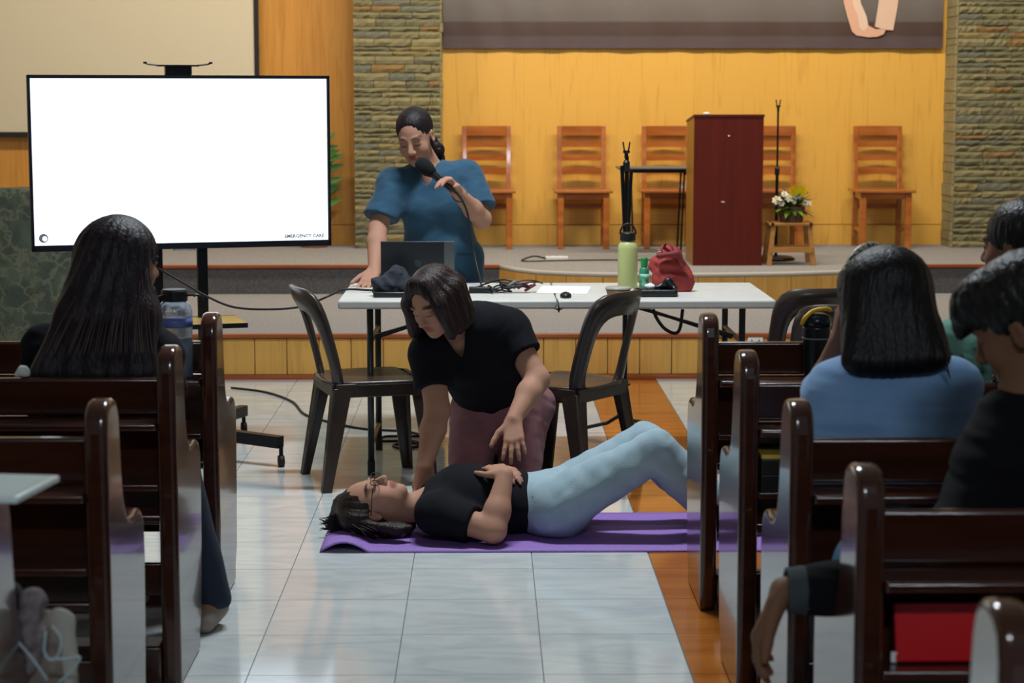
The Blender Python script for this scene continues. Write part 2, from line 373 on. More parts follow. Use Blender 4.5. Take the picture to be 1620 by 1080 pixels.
# ------------------------------------------------------------------ soft shapes: signed-distance field meshed with surface nets
def _v(p): return np.array(tuple(p), dtype=np.float32)
class SDF:
    def __init__(s, vox): s.vox = vox; s.ops = []
    def _add(s, kind, fn, lo, hi, k, tagv=0): s.ops.append((kind, fn, lo, hi, k, tagv)); return s
    def cone(s, a, b, ra, rb, k=.02, sub=False, flat=None, end=None):
        # tapered capsule; flat=(axis, factor) squeezes the section along axis
        a, b = _v(a), _v(b)
        def fn(p, a=a, b=b, ra=ra, rb=rb, flat=flat):
            q = p-a; ab = b-a
            if flat is not None:
                n = _v(Vector(flat[0]).normalized()); f = np.float32(1/flat[1]-1)
                q = q+(q@n)[..., None]*n*f; ab = ab+(ab@n)*n*f
            t = np.clip((q@ab)/max(float(ab@ab), 1e-9), 0, 1)
            d = np.sqrt(((q-t[..., None]*ab)**2).sum(-1))-(ra+(rb-ra)*t)
            d = d*(flat[1] if flat is not None and flat[1] < 1 else 1)
            if end is not None: d = np.maximum(d, (p-_v(end[0]))@_v(end[1]))
            return d
        m = max(ra, rb)*(max(1, flat[1]) if flat else 1)
        return s._add('sub' if sub else 'add', fn, np.minimum(a, b)-m, np.maximum(a, b)+m, k)
    def chain(s, pts, rs, k=.02, flat=None):
        for i in range(len(pts)-1): s.cone(pts[i], pts[i+1], rs[i], rs[i+1], k, flat=flat)
        return s
    def ell(s, c, r, R=None, k=.02, sub=False):
        c = _v(c); r = np.array(r, np.float32)
        Rm = np.eye(3, dtype=np.float32) if R is None else np.array(R, np.float32)   # columns = local axes
        def fn(p, c=c, r=r, Rm=Rm):
            q = (p-c)@Rm; k0 = np.sqrt(((q/r)**2).sum(-1)); k1 = np.sqrt(((q/(r*r))**2).sum(-1))
            return np.where(k0 > 1e-4, k0*(k0-1)/np.maximum(k1, 1e-6), -r.min())
        e = (np.abs(Rm)*r).sum(1)
        return s._add('sub' if sub else 'add', fn, c-e, c+e, k)
    def rbox(s, c, h, rad, R=None, k=.01, sub=False):
        c = _v(c); h = np.array(h, np.float32)-rad
        Rm = np.eye(3, dtype=np.float32) if R is None else np.array(R, np.float32)
        def fn(p, c=c, h=h, Rm=Rm, rad=rad):
            q = np.abs((p-c)@Rm)-h
            return np.sqrt((np.maximum(q, 0)**2).sum(-1))+np.minimum(q.max(-1), 0)-rad
        e = (np.abs(Rm)*(h+rad)).sum(1)
        return s._add('sub' if sub else 'add', fn, c-e, c+e, k)
    def cut(s, o, n, k=.003):    # remove the half-space on the side n points to, inside a local box
        o = _v(o); n = _v(Vector(n).normalized())
        def fn(p, o=o, n=n): return -((p-o)@n)
        return s._add('cut', fn, None, None, k)
    def cutbox(s, o, n, lo, hi, k=.003):
        o = _v(o); n = _v(Vector(n).normalized())
        def fn(p, o=o, n=n): return -((p-o)@n)
        return s._add('cut', fn, _v(lo), _v(hi), k)
    def wave(s, fn): s.ops.append(('wave', fn, None, None, 0, 0)); return s
    def mesh(s, name, mat, parent=None, tint=None, sm=2, pre=None):
        h = s.vox; los = [o[2] for o in s.ops if o[0] == 'add']; his = [o[3] for o in s.ops if o[0] == 'add']
        lo = np.min(los, 0)-.03; hi = np.max(his, 0)+.03
        n = np.ceil((hi-lo)/h).astype(int)+1
        D = np.full(n, 1.0, np.float32)
        ax = [lo[i]+h*np.arange(n[i], dtype=np.float32) for i in range(3)]
        for kind, fn, a, b, k, tg in s.ops:
            if a is None: i0 = np.zeros(3, int); i1 = n.copy()
            else:
                m = k+.03
                i0 = np.clip(((a-m-lo)/h).astype(int), 0, n-1); i1 = np.clip(((b+m-lo)/h).astype(int)+2, 1, n)
                if (i1 <= i0).any(): continue
            sl = tuple(slice(i0[i], i1[i]) for i in range(3))
            cur = D[sl]
            if kind == 'wave' or a is None:
                idx = np.abs(cur) < .05 if kind == 'wave' else cur < .06
                ii = np.nonzero(idx)
                p = np.stack([ax[j][i0[j]:i1[j]][ii[j]] for j in range(3)], -1); d = fn(p).astype(np.float32)
                if kind == 'wave': cur[idx] += d
                else:
                    c = cur[idx]; d = -d; hh = np.clip(.5+.5*(c-d)/k, 0, 1) if k else (c > d)*1.
                    cur[idx] = d*(1-hh)+c*hh+k*hh*(1-hh)
                continue
            p = np.stack(np.meshgrid(*[ax[j][i0[j]:i1[j]] for j in range(3)], indexing='ij'), -1)
            d = fn(p).astype(np.float32)
            if kind == 'add':
                hh = np.clip(.5+.5*(cur-d)/k, 0, 1); D[sl] = cur*(1-hh)+d*hh-k*hh*(1-hh)
            else:
                d = -d; hh = np.clip(.5+.5*(cur-d)/k, 0, 1); D[sl] = d*(1-hh)+cur*hh+k*hh*(1-hh)
        V, Q = surface_nets(D, lo, h)
        for _ in range(sm): V = laplace(V, Q, .5)
        me = bpy.data.meshes.new(name)
        me.vertices.add(len(V)); me.vertices.foreach_set('co', V.astype(np.float32).ravel())
        me.loops.add(Q.size); me.loops.foreach_set('vertex_index', Q.ravel().astype(np.int32))
        me.polygons.add(len(Q)); me.polygons.foreach_set('loop_start', np.arange(0, Q.size, 4, dtype=np.int32))
        me.polygons.foreach_set('loop_total', np.full(len(Q), 4, np.int32)); me.update(calc_edges=True); me.validate()
        me.polygons.foreach_set('use_smooth', [True]*len(me.polygons))
        if mat: me.materials.append(mat)
        if tint is not None:
            c = tint(V.astype(np.float64)); at = me.color_attributes.new('tint', 'FLOAT_COLOR', 'POINT')
            at.data.foreach_set('color', np.concatenate([c, np.ones((len(V), 1))], 1).astype(np.float32).ravel())
        return link(name, me, parent)
def surface_nets(D, lo, h):
    S = D < 0; nx, ny, nz = D.shape
    cnt = np.zeros((nx-1, ny-1, nz-1), np.int8)
    for a in (0, 1):
        for b in (0, 1):
            for c in (0, 1): cnt += S[a:nx-1+a, b:ny-1+b, c:nz-1+c]
    act = (cnt > 0) & (cnt < 8); I = np.argwhere(act); ids = np.full(act.shape, -1, np.int64); ids[act] = np.arange(len(I))
    C = {}
    for a in (0, 1):
        for b in (0, 1):
            for c in (0, 1): C[a, b, c] = D[I[:, 0]+a, I[:, 1]+b, I[:, 2]+c]
    acc = np.zeros((len(I), 3)); num = np.zeros(len(I))
    ks = list(C)
    for u in ks:
        for w in ks:
            if sum(abs(u[i]-w[i]) for i in range(3)) == 1 and u < w:
                x, y = C[u], C[w]; m = (x < 0) != (y < 0); t = np.where(m, x/np.where(m, x-y, 1), 0)
                acc += np.where(m[:, None], np.array(u)+(np.array(w)-np.array(u))*t[:, None], 0); num += m
    V = lo+h*(I+acc/np.maximum(num, 1)[:, None])
    Q = []
    for ax in range(3):
        sl0 = [slice(None)]*3; sl1 = [slice(None)]*3; sl0[ax] = slice(0, -1); sl1[ax] = slice(1, None)
        ch = S[tuple(sl0)] != S[tuple(sl1)]; E = np.argwhere(ch)
        o1, o2 = [(1, 2), (2, 0), (0, 1)][ax]
        E = E[(E[:, o1] > 0) & (E[:, o2] > 0) & (E[:, o1] < D.shape[o1]-1) & (E[:, o2] < D.shape[o2]-1)]
        def cell(d1, d2):
            q = E.copy(); q[:, o1] += d1; q[:, o2] += d2; return ids[q[:, 0], q[:, 1], q[:, 2]]
        quad = np.stack([cell(-1, -1), cell(0, -1), cell(0, 0), cell(-1, 0)], 1)
        flip = ~S[E[:, 0], E[:, 1], E[:, 2]]; quad[flip] = quad[flip][:, ::-1]; Q.append(quad)
    Q = np.concatenate(Q); Q = Q[(Q >= 0).all(1)]
    return V, Q
def laplace(V, Q, w):
    acc = np.zeros_like(V); n = np.zeros(len(V))
    for i in range(4):
        a, b = Q[:, i], Q[:, (i+1) % 4]
        for j in range(3):
            acc[:, j] += np.bincount(a, V[b, j], len(V))+np.bincount(b, V[a, j], len(V))
        n += np.bincount(a, minlength=len(V))+np.bincount(b, minlength=len(V))
    return V*(1-w)+acc/np.maximum(n, 1)[:, None]*w
def folds(amp, freq, seed=0, stretch=(1, 1, 1)):     # soft cloth creases
    rs = np.random.RandomState(seed); ks = rs.normal(size=(6, 3))*freq*np.array(stretch); ph = rs.uniform(0, 6.28, 6)
    def fn(p):
        w = np.sin(p@ks[4]*.6+ph[4])*1.5
        v = sum(np.sin(p@ks[i]+ph[i]+w) for i in range(4))/4
        return (amp*v).astype(np.float32)
    return fn
# ------------------------------------------------------------------ wooden chairs on the stage
def taper(mb, a, b, da, db):      # four-sided leg, da/db = (x,y) sizes
    a, b = Vector(a), Vector(b); vs = []
    for c, d in ((a, da), (b, db)):
        for sx, sy in ((-1, -1), (1, -1), (1, 1), (-1, 1)): vs.append(c+Vector((sx*d[0]/2, sy*d[1]/2, 0)))
    return mb.add(vs, [(3, 2, 1, 0), (4, 5, 6, 7)]+[(i, (i+1) % 4, (i+1) % 4+4, i+4) for i in range(4)])
def stage_chair():
    t = thing('wooden_chair', 'x', 'chair', group='wooden chairs along the stage wall')
    MB().box((0, .2, .425), (.43, .42, .022)).build('seat', chair_wood, t, bevel=.006)
    for s in (-1, 1):
        MB().box((s*.168, .035, .207), (.044, .04, .414)).build('leg', chair_wood, t, bevel=.004)
        mb = MB(); taper(mb, (s*.166, .37, 0), (s*.166, .36, .44), (.036, .04), (.036, .04)); taper(mb, (s*.166, .36, .44), (s*.166, .405, .90), (.036, .04), (.034, .03))
        mb.build('leg', chair_wood, t, bevel=.003)
        MB().box((s*.166, .2, .135), (.02, .30, .03)).build('stretcher', chair_wood, t, bevel=.003)
        MB().box((s*.166, .2, .39), (.02, .30, .045)).build('side_rail', chair_wood, t)
    MB().box((0, .035, .39), (.30, .02, .045)).build('front_rail', chair_wood, t)
    MB().box((0, .362, .30), (.30, .02, .04)).build('rear_rail', chair_wood, t)
    for z, hh in ((.865, .07), (.765, .045), (.665, .045), (.565, .045)):
        y = .36+(z-.44)*.098
        def fn(u, v, z=z, hh=hh, y=y): return ((u-.5)*.302, y+.018*math.sin(u*pi)-.008, z+(v-.5)*hh)
        def fb(u, v, z=z, hh=hh, y=y): return ((u-.5)*.302, y+.018*math.sin(u*pi)+.008, z+(v-.5)*hh)
        mb = MB().grid(fn, 8, 1); mb.grid(fb, 8, 1)
        k = 9; nb = 18
        for i in range(8):
            mb.f.append((i, i+1, i+1+nb, i+nb)); mb.f.append((k+i, k+i+nb, k+i+1+nb, k+i+1))
        mb.build('slat', chair_wood, t)
    return t
c0 = stage_chair()
labs = ['wooden slat-back chair partly behind the standing woman', 'wooden slat-back chair between the standing woman and the green flask',
        'wooden slat-back chair behind the small black table', 'wooden slat-back chair behind the flower stool, half hidden by the lectern',
        'wooden slat-back chair alone at the far right of the row']
for i, (px, lb) in enumerate(zip((769.5, 920, 1054, 1221, 1389), labs)):
    o = c0 if i == 0 else copy_tree(c0); o.location = (P(px, 210, 14.74).x, 14.36, Z2); o['label'] = lb

# ------------------------------------------------------------------ lectern
lect_wood = M('mahogany_laminate', '621c0d', .42, '521508', (20, 20, 1.4), 5, .3, .75, spec=.35)
t = thing('lectern', 'tall plain mahogany lectern standing at the front of the stage', 'lectern', (1.607, 12.95, Z2))
def lp(x0, x1): return [(0, 0), (.47, 0), (.47, .955), (0, 1.0)]
MB().prism([(-.23, 0), (.23, 0), (.23, .985), (-.23, .985)], (0, 0, 0), (1, 0, 0), (0, 0, 1), (0, .02, 0)).build('front_panel', lect_wood, t, bevel=.002)
for s in (-1, 1):
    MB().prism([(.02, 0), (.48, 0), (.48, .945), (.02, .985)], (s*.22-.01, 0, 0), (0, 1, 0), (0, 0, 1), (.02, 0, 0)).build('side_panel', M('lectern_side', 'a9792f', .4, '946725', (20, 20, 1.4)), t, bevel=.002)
MB().prism([(-.005, .985), (.49, .945), (.49, .96), (-.005, 1.002)], (-.235, 0, 0), (0, 1, 0), (0, 0, 1), (.47, 0, 0)).build('top_board', lect_wood, t, bevel=.002)
MB().box((0, .25, .5), (.42, .44, .02)).build('shelf', lect_wood, t)
MB().lathe([(0, 0), (.006, .0), (.005, .004), (0, .005)], (.0, -.001, .86), 10, rot=Euler((pi/2, 0, 0)).to_matrix()).build('screw_cover', white_plastic, t)
MB().add([(-.05, -.002, .425), (-.03, -.002, .418), (-.02, -.002, .425), (-.035, -.002, .432)], [(0, 1, 2, 3)]).build('scuff_mark', M('chipped_white', 'c9b8a8', .7), t)
o = MB().lathe([(.0, 0), (.022, 0), (.024, .012), (.012, .02), (0, .02)], (0, 0, 0), 14).build('small_white_object', white_plastic)
o.location = (P(1119, 179, 13.0).x, 13.05, Z2+.996); tag(o, 'small white cap-like object lying on top of the lectern', 'oddment')  # low round white cap shape, kind of object not known

# ------------------------------------------------------------------ stool, basket and flowers
stool_wood = M('light_stool_wood', 'b98446', .45, 'a57038', (4, 20, 20), 4)
sx0 = P(1250, 420, 13.0).x
t = thing('folding_stool', 'low light-wood folding stool carrying the flower basket', 'stool', (sx0, 12.95, Z2))
MB().box((0, .11, .275), (.30, .22, .018)).build('seat', stool_wood, t, bevel=.004)
for s in (-1, 1):
    for y0, y1, z in ((.02, -.0, .27), (.2, .24, .27)):
        MB().bar((s*.15, y1, 0), (s*.12, y0, z), .03, .022, (0, 1, 0)).build('leg', stool_wood, t)
    MB().bar((s*.128, .0, .27), (s*.128, .22, .27), .02, .03).build('side_rail', M('dark_stool_rail', '5a3b22', .5), t)
MB().bar((-.14, .0, .105), (.14, .0, .105), .02, .035).build('stretcher', stool_wood, t)
MB().bar((-.125, .2, .105), (.125, .2, .105), .02, .035).build('stretcher', stool_wood, t)
t = thing('flower_basket', 'wicker basket of white and yellow flowers with green leaves on the stool', 'flower basket', (sx0+.01, 13.05, Z2+.284))
mb = MB(); rs = random.Random(2)
for k in range(9):
    z = .006+k*.0115; r = .07+k*.0022
    mb.tube([(r*math.cos(a)*(1+.02*((i+k) % 2)), r*.75*math.sin(a)*(1+.02*((i+k) % 2)), z) for i, a in enumerate([2*pi*j/24 for j in range(25)])], .0065, 6)
mb.build('basket', M('brown_wicker', '5b3f28', .7, '7a5a3c', (60, 60, 60)), t, smooth=True)
MB().lathe([(0, .0), (.07, 0), (.085, .1), (0, .1)], (0, 0, 0), 18, sy=.75).build('liner', M('basket_soil', '2d2115', .9), t)
leaf_mats = [M('leaf_green', '3d6b22', .45), M('leaf_dark', '27501a', .45), M('leaf_lime', '6d8f2c', .45)]
def leaf(mb, base, d, l, w, up=Vector((0, 0, 1)), droop=.3):
    d = d.normalized(); s = d.cross(up)
    if s.length < .1: s = Vector((1, 0, 0))
    s.normalize(); n = s.cross(d); vs = []; fs = []
    for i in range(5):
        u = i/4; ww = w*math.sin(pi*min(1, u*.92+.06)); c = base+d*l*u+n*(-droop*l*u*u)
        vs += [c-s*ww/2, c+n*ww*-.18, c+s*ww/2]
    for i in range(4):
        a = i*3; fs += [(a, a+1, a+4, a+3), (a+1, a+2, a+5, a+4)]
    mb.add(vs, fs)
for k in range(60):
    a = rs.uniform(0, 2*pi); e = rs.uniform(-.25, 1.3); d = Vector((math.cos(a)*math.cos(e), .8*math.sin(a)*math.cos(e), math.sin(e)))
    mb = MB(); leaf(mb, Vector((d.x*.04, d.y*.035, .10+.02*d.z)), d, rs.uniform(.08, .135), rs.uniform(.026, .042)); mb.build('leaf', rs.choice(leaf_mats), t, smooth=True)
def flower(c, r, mat, petals, parent, name='flower', face=Vector((0, -1, .5))):
    f = face.normalized(); q = f.to_track_quat('Z', 'Y').to_matrix(); mb = MB()
    for layer, (rr, tilt) in enumerate(((r, .35), (r*.7, .8))):
        for k in range(petals):
            a = 2*pi*(k+.5*layer)/petals; d = q @ Vector((math.cos(a)*math.cos(tilt), math.sin(a)*math.cos(tilt), math.sin(tilt)))
            leaf(mb, Vector(c), d, rr, rr*.75, f, .2)
    o = mb.build(name, mat, parent, smooth=True)
    MB().lathe([(0, .0), (r*.25, .1*r), (r*.2, .35*r), (0, .4*r)], c, 10, rot=q).build('centre', M('flower_centre', 'd8b23a', .6), o, smooth=True)
white_petal = M('white_petal', 'eae6d6', .6); yellow_petal = M('yellow_petal', 'fbd61e', .55)
for px, py, r in ((1229, 317, .035), (1249, 313, .034), (1241, 307, .025), (1262, 311, .028), (1274, 321, .022), (1280, 322, .02), (1236, 322, .024), (1256, 319, .02)):
    p = P(px, py, 12.98)-t.location; flower(p, r, white_petal, 7, t, face=Vector((rs.uniform(-.5, .5), -1, .6)))
mb = MB()
for k in range(7):
    leaf(mb, P(1262, 313, 12.99)-t.location, Vector((-.75+.22*k, -.35, .9-.06*abs(k-3))), .105, .05, up=Vector((0, -1, .4)), droop=-.1)
mb.build('lily', yellow_petal, t, smooth=True)

# ------------------------------------------------------------------ microphone stands and the small table on the stage
def mic_clip(t, z, y=0):
    MB().cyl((0, y, z-.03), (0, y, z), .009).build('clip_joint', black_metal, t)
    mb = MB()
    for s in (-1, 1): mb.bar((s*.008, y, z), (s*.016, y, z+.045), .006, .02, (0, 1, 0))
    mb.box((0, y, z), (.03, .02, .012)); mb.build('clip', black_plastic, t)
X = P(1229, 300, 13.4).x
t = thing('microphone_stand', 'straight black microphone stand with round base between lectern and flower stool', 'mic stand', (X, 13.4, Z2))
MB().lathe([(0, 0), (.13, 0), (.132, .012), (.11, .026), (.03, .034), (0, .036)], (0, 0, 0), 32).build('base', black_metal, t, smooth=True)
zt = P(1230, 168, 13.4).z-Z2
MB().cyl((0, 0, .03), (0, 0, .62), .011).build('pole', black_metal, t); MB().cyl((0, 0, .6), (0, 0, zt), .007).build('pole', black_metal, t)
MB().lathe([(.011, 0), (.017, .01), (.017, .05), (.011, .06)], (0, 0, .58), 14).build('clutch', black_plastic, t)
mic_clip(t, zt)
X = P(989, 500, 8.95).x
t = thing('microphone_stand', 'black boom microphone stand with folded arm behind the table and green flask', 'mic stand', (X, 8.95, 0))
zt = P(990, 240, 8.95).z
for k in range(3):
    a = -pi/2+.5+2*pi*k/3; MB().tube([(0, 0, .10), (.08*math.cos(a), .08*math.sin(a), .05), (.26*math.cos(a), .26*math.sin(a), .01)], .009, 8).build('leg', black_metal, t)
MB().lathe([(.014, .05), (.02, .06), (.02, .12), (.014, .13)], n=12).build('hub', black_plastic, t)
MB().cyl((0, 0, .05), (0, 0, .8), .012).build('pole', black_metal, t); MB().cyl((0, 0, .8), (.003, 0, zt-.02), .009).build('pole', black_metal, t)
z6 = P(990, 607, 8.95).z
o = MB().lathe([(.012, -.02), (.018, -.015), (.018, .015), (.012, .02)], (0, 0, z6), 12).build('clutch', black_plastic, t)
MB().cyl((0, 0, z6), (.025, -.01, z6), .006).build('knob', black_plastic, o)
p0 = P(990, 262, 8.93)-t.location; p1 = P(992, 400, 8.9)-t.location; p2 = P(999, 270, 8.9)-t.location
MB().tube([p2, p1], .0075, 8).build('boom_arm', black_metal, t)
MB().tube([P(984, 262, 8.93)-t.location, P(989, 380, 8.93)-t.location], .009, 8).build('boom_arm', black_metal, t)
mb = MB(); mb.lathe([(.012, -.02), (.016, -.01), (.016, .02), (.01, .03)], (0, -.015, p0.z-.005), 12); mb.build('pivot', black_plastic, t)
mic_clip(t, zt, -.005)
ta, tb = P(976, 265, 13.9), P(1100, 265, 13.9)
t = thing('small_table', 'small thin-topped black-legged table beside the lectern', 'table', ((ta.x+tb.x)/2, 13.9, Z2))
w = tb.x-ta.x; h = ta.z-Z2
MB().box((0, 0, h), (w, .32, .014)).build('table_top', M('grey_board', '6b6560', .5), t, bevel=.004)
MB().box((0, -.13, h-.02), (w*.72, .015, .025)).build('apron', black_metal, t); MB().box((0, .13, h-.02), (w*.72, .015, .025)).build('apron', black_metal, t)
for s in (-1, 1):
    for y in (-.12, .12): MB().bar((s*w*.30, y*1.1, 0), (s*w*.34, y, h-.01), .013, .013, (0, 1, 0)).build('leg', black_metal, t)
    MB().bar((s*w*.47, 0, h-.008), (s*w*.36, 0, h-.05), .02, .012).build('bracket', black_metal, t)
o = MB().box((0, 0, 0), (.05, .02, .06)).build('wall_outlet', white_plastic, bevel=.004); o.location = P(1079, 296, YW-.02); o.location.y = YW-.03; tag(o, 'small pale wall box on the yellow boards behind the small table', 'outlet')
# power strip and lead on the stage floor
p = PZ(881, 409, Z2+.012); p.z = Z2
t = thing('power_strip', 'white power strip lying on the stage carpet', 'power strip', p)
MB().box((0, 0, .015), (.155, .05, .03)).build('housing', white_plastic, t, bevel=.008)
for k in range(3):
    MB().lathe([(.014, 0), (.014, .002), (0, .002)], (-.05+.05*k, 0, .03), 12).build('socket', M('socket_grey', '8f8f8a', .6), t)
def cable(name, pts, r, mat, label, cat='cable', n=8):
    o = MB().tube(smooth_path(pts, n), r, 6).build(name, mat, None, smooth=True); return tag(o, label, cat)
blk = M('black_cable', '15151a', .5)
cable('power_cable', [PZ(866, 409, Z2+.006), PZ(845, 405, Z2+.006), PZ(826, 411, Z2+.006), PZ(835, 413, Z2+.006), PZ(880, 412, Z2+.006), PZ(950, 411, Z2+.006), PZ(1040, 411, Z2+.006)], .005, blk, 'thin dark lead running across the stage carpet from the power strip')

# ------------------------------------------------------------------ television on its wheeled stand
A = Vector((-1.896, 8.15, 0)); B = Vector((-.676, 8.5, 0)); ax = (B-A).normalized(); w = (B-A).length; ang = math.atan2(ax.y, ax.x)
z0, z1 = .912, 1.645
t = thing('television', 'large flat television showing a bright white slide, on a wheeled stand', 'television', ((A.x+B.x)/2, (A.y+B.y)/2, z0), ang)
h = z1-z0; bz = .013
frame = M('tv_frame', '0d1018', .3)
MB().box((0, .03, h/2), (w, .05, h)).build('housing', black_plastic, t, bevel=.006)
scr = M('lit_screen', 'eef7ff', .3, emit=1.25)
MB().box((0, .003, h/2+.006), (w-2*bz, .004, h-.04)).build('screen', scr, t)
MB().box((0, 0, .013), (w, .012, .026)).build('bezel', frame, t); MB().box((0, 0, h-.007), (w, .012, .014)).build('bezel', frame, t)
for s in (-1, 1): MB().box((s*(w/2-.006), 0, h/2), (.012, .012, h)).build('bezel', frame, t)
lx = P(69, 377, 8.16); c = Matrix.Rotation(-ang, 3, 'Z') @ (lx-t.location)
mb = MB(); ring = []
for k in range(24):
    a = 2*pi*k/24; ring.append((c.x+.019*math.cos(a), -.0005, c.z+.019*math.sin(a)))
inner = [(c.x+.005+.010*math.cos(2*pi*k/24), -.0005, c.z-.002+.011*math.sin(2*pi*k/24)) for k in range(24)]
mb.add(ring+inner, [(k, (k+1) % 24, 24+(k+1) % 24, 24+k) for k in range(24)]); mb.build('slide_logo', M('slide_grey', '7d8794', .6), t)
cu = bpy.data.curves.new('slide_text', 'FONT'); cu.body = 'EMERGENCY CARE'; cu.size = .0205; cu.offset = .0007; cu.align_x = 'RIGHT'
to = bpy.data.objects.new('slide_text', cu); COL.objects.link(to); dg = bpy.context.evaluated_depsgraph_get()
bpy.context.view_layer.update(); dg = bpy.context.evaluated_depsgraph_get(); me = bpy.data.meshes.new_from_object(to.evaluated_get(dg)); bpy.data.objects.remove(to); me.materials.append(M('slide_text_ink', '5f6b78', .6))
o = link('slide_text', me, t); o.location = (w/2-.03, -.0008, .038); o.rotation_euler = (pi/2, 0, 0)
cb = M('stand_black', '14161c', .4, metal=.5)
MB().box((-.01, .02, h+.02), (.11, .05, .04)).build('camera_mount', cb, t, bevel=.004)
MB().box((-.01, .02, h+.04), (.17, .08, .006)).build('camera_tray', cb, t)
for sx in (-1, 1):
    mb = MB().tube([(-.01+sx*.08, .02, h+.041), (-.01+sx*.125, .02, h+.046), (-.01+sx*.14, .02, h+.052)], .004, 6); mb.box((-.01+sx*.138, .02, h+.052), (.014, .012, .008))
    mb.build('camera_tray_arm', cb, t)
MB().lathe([(0, 0), (.05, .0), (.045, .012), (0, .014)], (.0, .012, -.008), 20, sy=.3).build('logo_badge', M('pale_badge', 'dfe6ea', .4), t)  # flat pale badge under the lower bezel, does not glow
def stp(px, Y, z): return Matrix.Rotation(-ang, 3, 'Z') @ Vector((P(px, 430, Y).x-t.location.x, Y-t.location.y, 0))
s = thing('television_stand', 'black wheeled television stand with wooden shelf', 'stand', (t.location.x, t.location.y, 0), ang)
xs2 = [stp(250, 8.36, 0).x, stp(323, 8.38, 0).x]; xc = sum(xs2)/2
for x in xs2: MB().box((x, .09, .70), (.042, .05, 1.22)).build('upright', cb, s, bevel=.004)
MB().box((xc, .06, 1.2), (.36, .012, .3)).build('mount_plate', cb, s)
sh = P(391, 514, 8.2); shx = (Matrix.Rotation(-ang, 3, 'Z') @ (sh-s.location)).x
MB().box((xc, -.03, sh.z), (2*(shx-xc), .34, .016)).build('shelf', M('shelf_laminate', 'a98a48', .4, '98793a', (3, 16, 3)), s)
MB().box((xc, -.203, sh.z), (2*(shx-xc)+.004, .008, .02)).build('shelf_edge', cb, s)
inv = Matrix.Rotation(-ang, 3, 'Z')
for tip in (PZ(445, 738, 0), PZ(386, 684, 0), PZ(150, 735, 0), PZ(230, 690, 0)):
    q = inv @ (tip-s.location); q.z = 0; root = Vector((xc, .08, .12)); e = Vector((q.x, q.y, .105))
    leg = MB().bar(root, e, .045, .05).build('foot_bar', cb, s, bevel=.003)
    MB().cyl((q.x, q.y, .05), (q.x, q.y, .09), .009).build('caster_stem', cb, leg)
    MB().cyl((q.x-.012, q.y, .025), (q.x+.012, q.y, .025), .0245, n=18).build('caster_wheel', M('caster_rubber', '0e0e10', .6), leg, smooth=True)
MB().box((xc, .08, .12), (.32, .08, .06)).build('base', cb, s, bevel=.005)
cable('video_cable', [P(250, 424, 8.3), P(290, 447, 8.25), P(330, 470, 8.2), P(372, 486, 8.15), P(430, 489, 8.1), P(480, 484, 8.1), P(520, 468, 8.1), PZ(545, 458, .745), PZ(590, 459, .745)], .005, blk, 'black cable drooping from the television to the table')
cable('floor_cable', [PZ(366, 613, .006), PZ(420, 620, .006), PZ(462, 635, .006), PZ(482, 655, .006), PZ(520, 667, .006), PZ(575, 678, .006), PZ(640, 682, .006), PZ(665, 689, .006), PZ(610, 690, .006), PZ(600, 697, .006), PZ(650, 697, .006), PZ(668, 703, .006), PZ(640, 709, .006), PZ(622, 704, .006), PZ(650, 700, .006), PZ(690, 706, .006)], .006, blk, 'thin black cable snaking over the tiles under the brown chair')

# ------------------------------------------------------------------ folding table
TZ = .735
t = thing('folding_table', 'long white folding table with dark metal legs in front of the stage', 'table', (.288, 8.25, 0))
for s in (-1, 1):
    MB().box((s*.4455, 0, TZ-.0175), (.888, .77, .035)).build('table_top', table_white, t, bevel=.008)
    x = s*.765
    for y in (-.29, .29):
        l = MB().cyl((x, y, .0), (x, y, TZ-.03), .0135).build('leg', grey_metal, t, smooth=True)
        MB().cyl((x, y, 0), (x, y, .06), .016).build('leg_cap', black_plastic, l)
    MB().cyl((x, -.29, .12), (x, .29, .12), .01).build('cross_bar', grey_metal, t)
    MB().cyl((x, -.29, .55), (x, .29, .55), .01).build('cross_bar', grey_metal, t)
    MB().bar((x, -.05, .55), (s*.30, -.05, TZ-.05), .025, .012).build('brace', grey_metal, t)
    MB().bar((x, .05, .53), (s*.30, .05, TZ-.05), .025, .012).build('brace', grey_metal, t)
MB().box((0, 0, TZ-.045), (1.5, .04, .02)).build('under_rail', grey_metal, t)
# laptop
lp0 = PZ(606, 463, TZ); lw = .31
t = thing('laptop', 'open dark grey laptop seen from behind its lid, on the white table', 'laptop', (P(661, 440, 8.2).x, 8.2, TZ))
lidm = M('laptop_lid', '34373c', .35, metal=.4); lids = M('laptop_lid_edge', '6b6f70', .35, metal=.5)
MB().box((0, .13, .009), (lw, .22, .016)).build('base', lids, t, bevel=.004)
MB().box((0, .13, .0175), (lw-.04, .10, .001)).build('keyboard', black_plastic, t)
R = Euler((.12, 0, 0)).to_matrix(); lh = .205
MB().box(R @ Vector((0, 0, lh/2))+Vector((0, .012, .014)), (lw, .008, lh), R).build('lid', lidm, t, bevel=.003)
MB().box(R @ Vector((.5*lw-.022, -.0045, lh/2))+Vector((0, .012, .014)), (.043, .001, lh-.004), R).build('lid_band', lids, t)
MB().box(R @ Vector((0, .0045, lh/2))+Vector((0, .012, .014)), (lw-.02, .001, lh-.02), R).build('display', M('laptop_display', '9fb4c8', .3, emit=.6), t)
MB().lathe([(0, 0), (.016, 0), (.016, .001), (0, .001)], R @ Vector((0, -.0045, lh*.55))+Vector((0, .012, .014)), 20, rot=Euler((pi/2+.12, 0, 0)).to_matrix()).build('lid_emblem', M('emblem', '4a4e55', .2, metal=.8), t)
